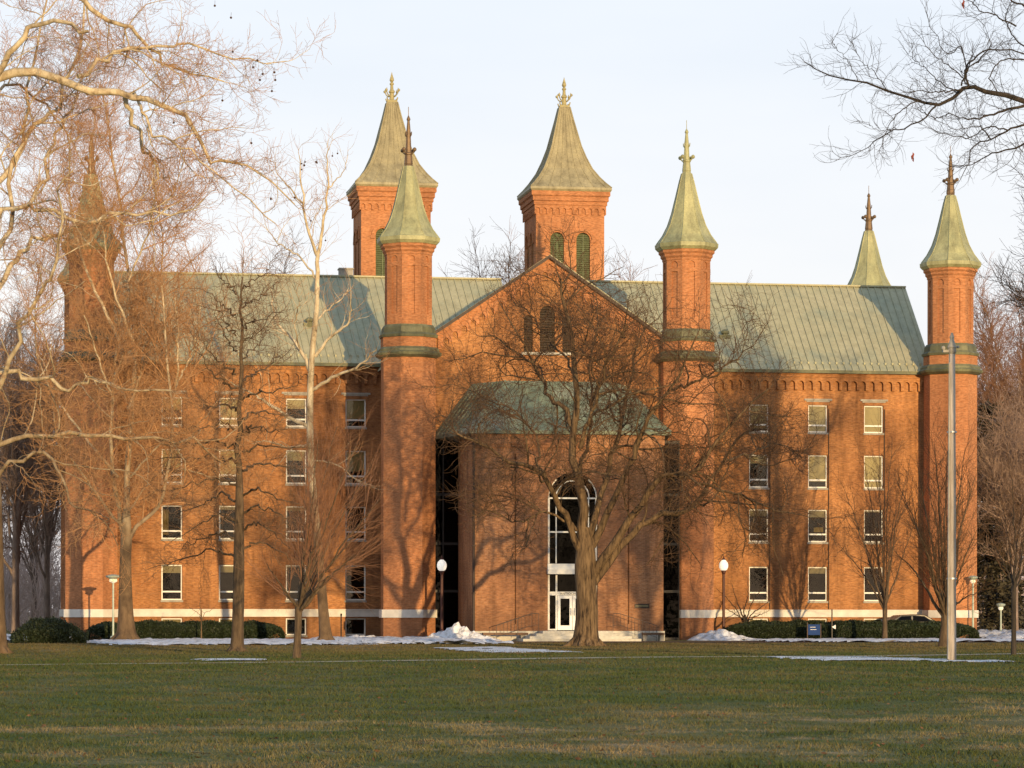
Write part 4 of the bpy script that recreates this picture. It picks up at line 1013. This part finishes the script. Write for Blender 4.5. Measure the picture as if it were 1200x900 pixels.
# straight dark-trunked tree with level branches
Y = -44.2
L = [([(280,560),(279,500),(281,450),(283,400),(281,360),(284,325)], .13, .03, 0)]
rr = np.random.RandomState(5)
for i in range(30):
    py = 655-11.0*i+rr.uniform(-4, 4); sd_ = 1 if i % 2 else -1; ln = (95 if py > 520 else 62)*(.65+.5*rr.random_sample())*(1 if py > 430 else .6); dr = (26 if py > 560 else (-4 if py > 470 else -40))*rr.uniform(.4, 1.3)
    hx = 280+sd_*4; L.append(([(hx, py), (hx+sd_*ln*.25, py-8), (hx+sd_*ln*.6, py-3+dr*.4), (hx+sd_*ln, py+dr)], .052 if py > 430 else .034, .012, rr.uniform(-4.5, 4.5)))
tree('straight_tree', at(278, 763, Y)[:2]+(0,), 'bare tree with straight dark trunk and level drooping branches before the left hedge', px_limbs(Y, L),
     px_trunk(Y, [(278,768),(278,758),(278.5,738),(279.5,700),(280,640),(280.5,590),(280,545)], [.40, .29, .24, .23, .21, .17, .12]),
     [(3.2, .12, 50, .5, 1.9, 7, .2, .04, .010, .008), (4.8, .1, 48, .3, 1.2, 5, .22, .03, .009, .0068), (5.2, .1, 48, .2, .65, 3, .22, .02, .008, .0055)],
     BARK_BRN, TWIG_STR, 37, nb=0, jit=.06)

# white-limbed sycamore rising above the roof
Y = -13.1
L = [([(371,345),(372,310),(367,292),(361,270),(355,238),(352,205),(350,182)], .13, .02, 0), ([(371,305),(377,275),(381,245),(384,215),(383,185),(384,165)], .10, .015, -1), ([(383,225),(392,212),(403,200),(407,178)], .04, .012, 1),
     ([(366,440),(352,412),(338,393),(325,380),(319,360),(316,338)], .12, .03, 2), ([(369,418),(386,396),(404,383),(410,368),(411,348)], .10, .025, -2),
     ([(364,458),(390,442),(415,432),(432,418),(441,408)], .10, .03, -3), ([(362,500),(335,487),(310,470),(292,460),(270,448)], .11, .03, 2),
     ([(370,375),(384,362),(400,350),(408,338)], .07, .02, 2), ([(354,238),(338,220),(325,205),(320,190)], .05, .012, 2), ([(352,410),(345,380),(350,355),(340,330)], .05, .015, -2),
     ([(364,520),(340,525),(315,517),(295,520)], .07, .02, -2), ([(372,330),(350,300),(325,285),(310,262)], .06, .015, 3), ([(368,540),(395,545),(420,565),(440,570)], .05, .02, 2)]
wsy, _ = tree('white_sycamore', at(382, 753, Y)[:2]+(0,), 'slim sycamore with white upper limbs rising above the roof left of the transept', px_limbs(Y, L),
     px_trunk(Y, [(383,757),(382,750),(380,730),(377,690),(373,640),(368,590),(364,540),(363,480),(365,420),(370,370),(372,335)], [.52, .37, .28, .235, .215, .195, .18, .165, .15, .13, .10]),
     [(1.9, .15, 45, .9, 2.6, 8, .16, .07, .012, .010), (3.0, .1, 45, .5, 1.6, 5, .18, .06, .009, .0062), (3.4, .1, 42, .3, .9, 3, .16, .05, .007, .0045)],
     BARK_SYC, TWIG_SYC, 41, nb=1)
for px, py in [(389,183),(395,180),(353,192),(357,190),(353,199),(371,191),(364,259),(381,282),(317,234)]:
    o = sb.copy(); col.objects.link(o); o.parent = wsy; o.location = Vector(at(px, py, Y-.1)) - Vector(wsy.location)

# small low-forking tree with a fan of orange twigs
def vase(name, px, py, Y, forkpy, tops, r, label, seed, bark, twig, specs, group=None, lean=0, off=None):
    fx = px+lean; L = []; rg = np.random.RandomState(seed)
    for tx, ty, dy in tops:
        L.append(([(fx, forkpy+rg.uniform(0, 10)), (fx+(tx-fx)*.28+rg.uniform(-2, 2), forkpy+(ty-forkpy)*.28), (fx+(tx-fx)*.58+rg.uniform(-3, 3), forkpy+(ty-forkpy)*.62), (tx, ty)], r*rg.uniform(.38, .58), .012, dy))
    return tree(name, at(px, py, Y)[:2]+(0,), label, px_limbs(Y, L), px_trunk(Y, [(px, py+3), (px, py-4), (px+lean*.3, (py*2+forkpy)/3), (px+lean*.7, (py+forkpy*2)/3), (fx, forkpy), (fx, forkpy-8)], [r*1.5, r*1.15, r, r*.95, r*1.0, r*.6]), specs, bark, twig, seed, group, nb=0, jit=.02)
FAN = [(3.2, .2, 28, .8, 2.6, 7, .10, .04, .008, .006), (3.8, .1, 28, .5, 1.6, 5, .09, .03, .007, .0045), (3.6, .1, 28, .3, .9, 3, .08, .02, .006, .0035)]
vase('small_tree', 348, 771, -61.4, 712, [(357,600,1),(372,520,-1),(395,500,2),(418,520,-1),(436,545,1),(445,585,-2),(380,600,-2),(405,590,1),(360,540,2),(430,610,0),(330,690,1),(312,660,-1),(440,635,1),(415,650,-2)], .125,
     'small low-forking bare tree with a fan of orange twigs before the left wing', 53, BARK_BRN, TWIG_RED, FAN, lean=2)
VSP = [(2.6, .15, 32, .9, 2.8, 7, .11, .05, .009, .008), (3.4, .1, 34, .5, 1.7, 5, .13, .04, .008, .006), (3.4, .1, 34, .3, 1.0, 3, .12, .02, .007, .0048)]
vase('young_tree', 1037, 751, -4.4, 708, [(1000,610,1),(988,570,-2),(1012,540,1),(1030,520,-1),(1045,520,2),(1062,560,-1),(1072,610,1),(1020,600,3),(1050,590,-3),(985,640,0)], .135,
     'young upright bare tree behind the right hedge gap, left of the many-stemmed tree', 59, BARK_BRN, TWIG_OAK, VSP)
vase('many_stemmed_tree', 1105, 758, -31.4, 716, [(1060,590,-2),(1042,640,1),(1075,545,1),(1095,520,-2),(1112,515,2),(1130,530,-1),(1142,560,2),(1088,570,3),(1120,570,-3),(1145,620,-1),(1050,560,2),(1070,610,-3),(1135,590,3),(1150,690,-2)], .185,
     'many-stemmed bare tree behind the utility pole', 61, BARK_BRN, TWIG_OAK, VSP, lean=3)
vase('shrub_tree', 873, 749, 2.5, 728, [(840,690,1),(858,685,-1),(876,680,1),(892,690,-1),(908,700,1),(850,712,0),(900,716,-1)], .10,
     'tiny bare ornamental tree beside the right globe lamp', 67, BARK_DK, TWIG_OAK, [(3.0, .1, 45, .4, 1.2, 6, .16, .03, .012, .007), (3.4, .1, 45, .25, .7, 4, .16, .02, .009, .005)])
vase('slender_tree', 1188, 769, -58.2, 690, [(1176,600,1),(1186,560,-1),(1200,580,2),(1212,600,-1),(1165,640,0),(1215,640,1)], .09,
     'slender bare tree at the right edge of the lawn', 71, BARK_DK, TWIG_OAK, VSP)
sp_, _ = vase('sapling', 236, 751, -2, 722, [(222,712,.5),(236,700,-.5),(250,714,.4)], .035, 'thin bare sapling standing in front of the left hedge', 73, BARK_SYC, TWIG_OAK, [(3, .1, 40, .2, .6, 4, .12, .03, .01, .005), (3, .1, 40, .1, .3, 3, .12, .03, .01, .004)])

# overhanging branches of the tree standing off to the right
Y = -82
L = [([(1320,230),(1260,150),(1205,121),(1180,112),(1150,104),(1135,101),(1118,112),(1095,123),(1075,118),(1045,108),(1015,98),(985,90),(960,84),(942,72)], 0.101, 0.011, 1.5),
     ([(1135,101),(1115,106),(1090,107),(1060,108)], 0.027, 0.009, -1), ([(1205,121),(1180,128),(1155,136),(1130,139),(1112,132)], 0.047, 0.011, -1.5),
     ([(1230,140),(1200,146),(1180,152),(1160,162),(1140,170),(1136,185),(1125,210)], 0.039, 0.009, 1), ([(1135,101),(1130,82),(1140,70),(1152,59),(1180,58),(1215,66)], 0.031, 0.018, 1),
     ([(1180,152),(1160,148),(1135,160),(1110,158),(1090,150)], 0.023, 0.007, -1), ([(1098,122),(1080,138),(1060,150),(1045,152),(1025,164),(1015,172),(990,184),(978,180)], 0.027, 0.006, 1), ([(1050,150),(1030,152),(1015,143)], 0.011, 0.005, 0),
     ([(1240,20),(1210,10),(1185,0),(1165,-20)], 0.039, 0.018, 1), ([(1215,72),(1190,68),(1170,72),(1160,90),(1170,112)], 0.023, 0.013, -1), ([(1133,98),(1130,75),(1125,55),(1110,62),(1095,40),(1085,15)], 0.023, 0.006, 2),
     ([(1040,108),(1025,85),(1010,72),(1000,55)], 0.014, 0.005, -1), ([(1005,95),(992,70),(978,55),(975,45)], 0.011, 0.005, 1), ([(1260,230),(1215,170),(1190,172),(1165,178),(1150,185),(1130,196),(1105,190)], 0.039, 0.007, 2),
     ([(1133,98),(1126,88),(1110,76),(1098,66),(1085,55),(1075,40)], .022, .006, 1), ([(1126,100),(1133,80),(1150,66),(1160,52),(1155,35)], .025, .007, -1), ([(1120,108),(1100,96),(1085,80),(1070,70),(1060,58)], .02, .005, 2),
     ([(1190,30),(1170,20),(1150,12),(1135,0),(1125,-12)], .025, .008, -2), ([(1205,60),(1185,40),(1178,20),(1185,0)], .025, .008, 2), ([(1112,132),(1098,138),(1085,132),(1070,126)], .02, .006, 1),
     ([(1160,162),(1150,150),(1138,148),(1120,150),(1100,142)], .022, .006, -1), ([(1075,118),(1060,125),(1045,140),(1035,160),(1030,178)], .02, .005, -1)]
ovr, _ = tree('overhanging_tree', at(1330, 790, Y)[:2]+(0,), 'dark bare branches of a tree reaching into the sky from the top right corner', px_limbs(Y, L),
     px_trunk(Y, [(1332,800),(1331,740),(1328,600),(1325,400),(1318,220),(1310,60),(1300,-80)], [.55, .42, .36, .3, .2, .12, .05]),
     [(5.0, .08, 48, .35, 1.4, 8, .16, .05, .009, .0062), (5.5, .1, 48, .2, .8, 5, .2, .04, .008, .0045), (4.5, .1, 45, .12, .45, 3, .18, .03, .007, .0034)],
     BARK_DK, TWIG_DK, 83, nb=1, jit=.02)
b = MB()
for i in range(5):
    a = i*1.3; b.quad((.0, 0, .1-.03*i), (.05*math.cos(a), .05*math.sin(a), .05-.03*i), (.03*math.cos(a+.6), .03*math.sin(a+.6), -.06-.03*i), (-.01, 0, -.02-.03*i))
lf = b.build('dead_leaf_cluster', DEADLEAF, ovr, Vector(at(1069, 182, Y))-Vector(ovr.location))
for px, py in ((1128,3),):
    o = lf.copy(); col.objects.link(o); o.location = Vector(at(px, py, Y))-Vector(ovr.location)

# second tree beyond it at the right edge, and the trees behind the building
def wild(name, X, Yw, H, W, label, seed, bark, twig, group, dens=1.0, trunk_h=.28, r=None, up=.06, rmin=.012):
    rg = np.random.RandomState(seed); r = r or H*.0125; L = []; th = H*trunk_h
    for i in range(13):
        a = rg.uniform(0, 2*math.pi); k = i/12; z0 = th*(.8+1.3*k); hx = W*(.55+.45*rg.random_sample())*(1-.35*k); tz = min(H, z0+(H-z0)*(.45+.5*rg.random_sample()+.1*k))
        p0 = np.array([X, Yw, z0]); p3 = np.array([X+hx*math.cos(a), Yw+hx*math.sin(a), tz]); L.append(([p0, p0*.65+p3*.35+[0, 0, .05*H], p0*.3+p3*.7+[0, 0, .04*H], p3], r*.45*(1-.4*k), .02))
    L.append(([(X, Yw, th), (X+.2, Yw, H*.5), (X-.3, Yw+.2, H*.75), (X, Yw, H)], r*.8, .02))
    return tree(name, (X, Yw, 0), label, L, ([(X, Yw, -.1), (X, Yw, .5), (X, Yw, th*.5), (X, Yw, th), (X, Yw, th*1.6), (X, Yw, th*2.1)], [r*1.5, r*1.15, r, r*.9, r*.7, r*.5]),
         [(1.0*dens, .15, 42, 1.3, 4.0, 7, .15, up, .012, .016), (1.9*dens, .1, 42, .8, 2.2, 5, .17, up, .010, rmin), (2.6*dens, .1, 42, .5, 1.3, 3, .16, .03, .009, rmin*.75)], bark, twig, seed, group, nb=0, jit=.08)
x, y, z = at(1215, 500, -30); wild('edge_tree', x+3.4, -30, 22, 7.5, 'bare tree whose twigs enter at the right edge above the brown woods', 91, BARK_DK, TWIG_DK, None, 1.7, .3)
wild('edge_tree', 13.6, -62, 15, 6.6, 'near bare tree at the right edge with only its outermost twigs in view', 93, BARK_DK, TWIG_DK, None, 1.9, .3, .42)
for i, (px, Yw, H, W, tw, lb) in enumerate([
    (18, 22, 19, 6, TWIG_GREY, 'grey bare tree at the far left, tallest of the woods beside the left end'),
    (55, 34, 17, 5, TWIG_GREY, 'dark bare tree close against the left end of the building'),
    (-15, 40, 22, 7, TWIG_GREY, 'dark bare tree at the left picture edge behind the sycamore trunk'),
    (40, 60, 15, 5.5, TWIG_RED, 'low brownish bare tree deep in the left woods'),
    (598, 44, 27.0, 5, TWIG_RED, 'bare treetop showing above the roof just left of the right tall tower'),
    (738, 44, 24.5, 5, TWIG_RED, 'bare treetop showing above the roof right of the right tall tower'),
    (285, 46, 26.5, 6, TWIG_SYC, 'pale bare treetop showing above the roof left of the left tall tower'),
    (1172, 30, 20, 6.0, TWIG_RED, 'reddish bare tree behind the right corner turret'),
    (1205, 38, 24, 7.5, TWIG_RED, 'tall reddish bare tree at the right picture edge'),
    (1190, 16, 14, 4.5, TWIG_GREY, 'dark low bare tree just beyond the right end of the building'),
    (1225, 22, 17, 6, TWIG_GREY, 'dark bare tree at the right edge above the far hedge')]):
    x, y, z = at(px, 700, Yw); wild('bare_tree', x, Yw, H, W, lb, 101+i, BARK_WOOD, tw, 'bare trees behind the building', 1.9 if Yw < 43 else 1.5, .22, rmin=.013)

# ------------------------------------------------------------------ evergreens and hedges
def leaf_quads(C, size, rng, flat=None):
    n = len(C); u = nrm(rng.normal(size=(n, 3))); 
    if flat is not None: u = nrm(u*[1, 1, flat])
    v = nrm(np.cross(u, rng.normal(size=(n, 3)))); s = (size*(.6+.8*rng.random(n)))[:, None]
    V = np.stack([C-u*s, C+v*s*.45, C+u*s, C-v*s*.45], 1).reshape(-1, 3)
    return V, np.arange(n*4).reshape(-1, 4)
def conifer(px, Yw, H, W, label, seed, z0=.3):
    rg = np.random.RandomState(seed); x, y, z = at(px, 700, Yw); root = empty('conifer', (x, Yw, 0), label, 'tree', 'evergreens behind the building')
    b = MB(); b.lathe((0, 0, 0), [(.3, -.1), (.22, 2), (.04, H)], 8); b.build('trunk', BARK_DK, root)
    nb_ = 230; pts = []; bp = []; br = []
    for i in range(nb_):
        k = rg.random_sample()**.8; zz = z0+(H-z0)*k; ln = W*(1-k)**.75*rg.uniform(.55, 1.1)+.2; a = rg.uniform(0, 6.283); m_ = int(20+60*ln/W)
        t = rg.random_sample(m_)**.6; sp = .18+.22*t
        pts.append(np.stack([ln*t*math.cos(a)+rg.normal(size=m_)*sp, ln*t*math.sin(a)+rg.normal(size=m_)*sp, zz-.35*ln*t*t+.1*ln*t+rg.normal(size=m_)*.16], 1))
    C = np.concatenate(pts); V, Q = leaf_quads(C, .17, rg, .5); np_mesh('crown', V, Q, CONIFER, root)
conifer(1160, 24, 15.0, 3.2, 'dark evergreen just behind the right corner turret', 201)
conifer(1180, 34, 16.5, 3.6, 'dark evergreen at right between the reddish bare trees', 203)

def hedge(name, x0, x1, y0, y1, h, label, seed, n, group=None, rnd=.25):
    rg = np.random.RandomState(seed); cx, cy = (x0+x1)/2, (y0+y1)/2; a, c = (x1-x0)/2, (y1-y0)/2
    C = rg.uniform(-1, 1, (n, 3)); ax = rg.randint(0, 4, n)      # points on the shell
    C[ax == 0, 1] = -1; C[ax == 1, 2] = 1; C[ax == 2, 2] = 1
    e = ax == 3; C[e, 0] = np.sign(C[e, 0])
    C[:, 2] = C[:, 2]*.5+.5
    low = np.minimum(1, .86+.3*C[:, 2]); X = C[:, 0]
    if a < 2.5:                                    # a lone rounded bush
        k = np.sqrt(np.maximum(0, 1-(C[:, 0]**2+C[:, 1]**2)*.5)); s_ = C[:, 2].copy(); C[:, 2] = np.minimum(s_, (.25+.75*k)); 
    nz = np.sin(X*a*2.1+seed)*.04+np.sin(X*a*5.3)*.03
    q = np.stack([X*a*(1-rnd*.25*C[:, 2]**4), C[:, 1]*c*low*(1-rnd*.5*C[:, 2]**4), C[:, 2]*(h+nz)*(1-rnd*.5*np.abs(C[:, 1])**5)*(1-rnd*np.abs(X)**(8 if a > 3 else 3))], 1)
    q += rg.normal(size=q.shape)*(.045 if a > 2.5 else .07)
    V, Q = leaf_quads(q, .06, rg)
    core = MB(); core.rings([[(sx*a*s*.96, sy*c*s*.9, z) for sx, sy in ((-1, -1), (1, -1), (1, 1), (-1, 1))] for s, z in (((.86, .02), (1, h*.5), (.97, h*.86), (.9, h*.93)) if a > 2.5 else ((.6, .02), (.62, h*.4), (.5, h*.66), (.25, h*.8)))])
    cv = np.array(core.v); cq = np.array(core.f)
    V, Q = merge([(V, Q), (cv, cq)])
    o = np_mesh(name, V, Q, HEDGE, None, (cx, cy, 0)); return tag(o, label, 'hedge', group)
hedge('hedge', -25.2, -14.75, -.9, .5, .92, 'long low clipped dark hedge along the left wing', 301, 26000, 'clipped hedges along the front')
hedge('hedge', 9.9, 24.4, -.6, .8, .96, 'long low clipped dark hedge along the right wing', 303, 34000, 'clipped hedges along the front')
hedge('bush', -29.1, -25.75, -16.2, -13.4, 1.12, 'large rounded dark bush left of the building corner', 305, 13000, None, .5)
hedge('hedge', 30.4, 36, 4, 5.4, 1.0, 'short dark hedge cut by the right picture edge', 307, 12000, 'clipped hedges along the front')

# ------------------------------------------------------------------ grass and fallen leaves (uncountable)
rg = np.random.RandomState(9)
def frustum_points(n, d0, d1, pw):
    dep = (d0**pw+(d1**pw-d0**pw)*rg.random_sample(n))**(1/pw); u = (rg.random_sample(n)*1.5-.75)*1200/F_PX*dep
    c, s = math.cos(YAW), math.sin(YAW)
    return CX+dep*s+u*c, CY+dep*c-u*s
vl = np.vectorize(lawn_height)
n = 420000; X, Yg = frustum_points(n, 28, 150, .8)
dist = np.hypot(X-CX, Yg-CY); far = np.clip(dist/42, 1, 3.2)
clump = np.sin(X*2.3+np.sin(Yg*1.7)*2)+np.sin(Yg*1.9+np.sin(X*1.1)*3)+rg.normal(size=n)*.8
h = np.clip(.045+.016*clump, .012, .11)*rg.uniform(.6, 1.3, n)*np.where(dist > 120, .8, 1); a = rg.uniform(0, 6.283, n); w = (.006+.004*rg.random_sample(n))*far; ln = rg.normal(size=(n, 2))*.6*h[:, None]
h *= np.where(np.abs(Yg-(-97.5+(X+70)*.535)) < 1.0, .05, 1.0)
h *= np.where(np.sin(X*.9+np.sin(Yg*.35)*2)*np.sin(Yg*.5+np.sin(X*.6)*1.7) > .45, .55, 1.0)
z = vl(X, Yg); dx, dy = np.cos(a)*w, np.sin(a)*w
V = np.stack([np.stack([X-dx, Yg-dy, z-.005], 1), np.stack([X+dx, Yg+dy, z-.005], 1), np.stack([X+ln[:, 0], Yg+ln[:, 1], z+h], 1)], 1).reshape(-1, 3)
def grass_mat():
    mt, nt, b = node_mat('grass_blades'); T = NT(nt); p = T.pos()
    n1 = T.noise(T.mapping(p, (.30, .13, 1), (7, 3, 0)), 1, 6, .62, .3); n2 = T.noise(p, 30, 2, .6)
    sp = T.n('ShaderNodeSeparateXYZ'); T.l(p, sp.inputs[0])
    c = T.ramp(n1, [(.3, (.038, .062, .013)), (.54, (.058, .076, .019)), (.68, (.10, .088, .034)), (.8, (.19, .14, .07))])
    wob = T.math('MULTIPLY', T.math('SUBTRACT', T.noise(T.mapping(p, (.22, .10, 1), (2, 9, 0)), 1, 6, .7), .5), 38)
    y2 = T.math('ADD', T.math('ADD', sp.outputs['Y'], T.math('MULTIPLY', sp.outputs['X'], -.35)), wob)
    dry = T.math('MAXIMUM', T.math('SUBTRACT', 1, T.math('DIVIDE', T.math('ABSOLUTE', T.math('ADD', y2, 112.5)), 3.4), clamp=True), T.math('SUBTRACT', 1, T.math('DIVIDE', T.math('ABSOLUTE', T.math('ADD', y2, 120.5)), 2.6), clamp=True))
    dry = T.math('MULTIPLY', dry, T.ramp(T.math('ADD', T.math('MULTIPLY', T.noise(T.mapping(p, (.5, .6, 1)), 1, 7, .78), .62), T.math('MULTIPLY', T.noise(T.mapping(p, (.22, .3, 1), (3.3, 1.2, 0)), 1, 3, .6), .38)), [(.43, (.0, .0, .0)), (.58, (1, 1, 1))]))
    c = T.mix(T.math('MULTIPLY', dry, .8), c, (.31, .23, .135, 1))
    pat = T.noise(T.mapping(p, (.42, .36, 1), (11, 4, 0)), 1, 6, .72, .4)
    c = T.mix(T.math('MULTIPLY', T.ramp(pat, [(.46, (0, 0, 0)), (.64, (1, 1, 1))]), .46), c, (.155, .122, .062, 1))
    c = T.mix(T.math('MULTIPLY', T.ramp(pat, [(.30, (1, 1, 1)), (.38, (0, 0, 0))]), .45), c, (.05, .042, .02, 1))
    near = T.math('MULTIPLY', T.math('ADD', T.math('ADD', sp.outputs['Y'], wob), 60), .04, clamp=True)
    c = T.mix(T.math('MULTIPLY', near, .72), c, T.ramp(n1, [(.3, (.085, .072, .025)), (.5, (.13, .098, .042)), (.7, (.17, .115, .058))]))
    c = T.mix(1, c, T.ramp(n2, [(.3, (.6, .6, .6)), (.7, (1.4, 1.35, 1.3))]), 'MULTIPLY')
    T.l(c, b.inputs['Base Color']); b.inputs['Roughness'].default_value = .8; b.inputs['Specular IOR Level'].default_value = .2
    return mt
tag(np_mesh('grass', V, np.arange(n*3).reshape(-1, 3), grass_mat()), 'short dull green winter grass of the front lawn', 'grass', kind='stuff')
n = 5200; X, Yg = frustum_points(n, 30, 150, 1.6); z = vl(X, Yg)
C = np.stack([X, Yg, z+.03], 1); V, Q = leaf_quads(C, .03, rg, .35)
LITTER = plain('leaf_litter', (.11, .062, .036), .9, 0, .6, 3, spec=.1)
tag(np_mesh('fallen_leaves', V, Q, LITTER), 'scattered brown fallen leaves on the lawn', 'leaf litter', kind='stuff')

n = 500; X, Yg = frustum_points(n, 29, 95, 1.2); z = vl(X, Yg); an = rg.uniform(0, 6.283, n); ln = rg.uniform(.05, .28, n)
P = np.stack([np.stack([X+np.cos(an)*ln*k+rg.normal(size=n)*.008, Yg+np.sin(an)*ln*k+rg.normal(size=n)*.008, z+.035+rg.uniform(0, .02, n)], 1) for k in (-.5, 0, .5)], 1)
V, Q = tubes(P, np.full((n, 3), .004), 3, rg); tag(np_mesh('fallen_twigs', V, Q, TWIG_DK), 'scattered broken twigs lying in the lawn grass', 'twigs', kind='stuff')

# ------------------------------------------------------------------ woods at the horizon: one uncountable mass
rg = np.random.RandomState(17); n = 1300
X = np.where(rg.random_sample(n) < .5, rg.uniform(-52, -25, n), rg.uniform(27, 75, n)); Yw = rg.uniform(58, 150, n); H = np.where(rg.random_sample(n) < .5, rg.uniform(2.5, 6, n), rg.uniform(6, 11, n))
P = np.stack([np.stack([X+rg.normal(size=n)*.3*k, Yw+rg.normal(size=n)*.3*k, H*k], 1) for k in np.linspace(0, 1, 6)], 1)
Rd = .07*np.linspace(1, .15, 6)[None, :]*np.ones((n, 1)); parts = [tubes(P, Rd, 4, rg)]
c1 = grow(P, Rd, (1.6, .05, 40, 1.2, 4.0, 5, .15, .08, .012, .022), rg); parts.append(tubes(c1[0], c1[1], 3, rg))
c2 = grow(c1[0], c1[1], (1.7, .1, 42, .8, 2.5, 3, .15, .06, .012, .018), rg); parts.append(tubes(c2[0], c2[1], 3, rg))
V, Q = merge(parts); tag(np_mesh('distant_woods', V, Q, TWIG_FAR), 'far grey-brown bare woods at the horizon either side of the building', 'woods', kind='stuff')
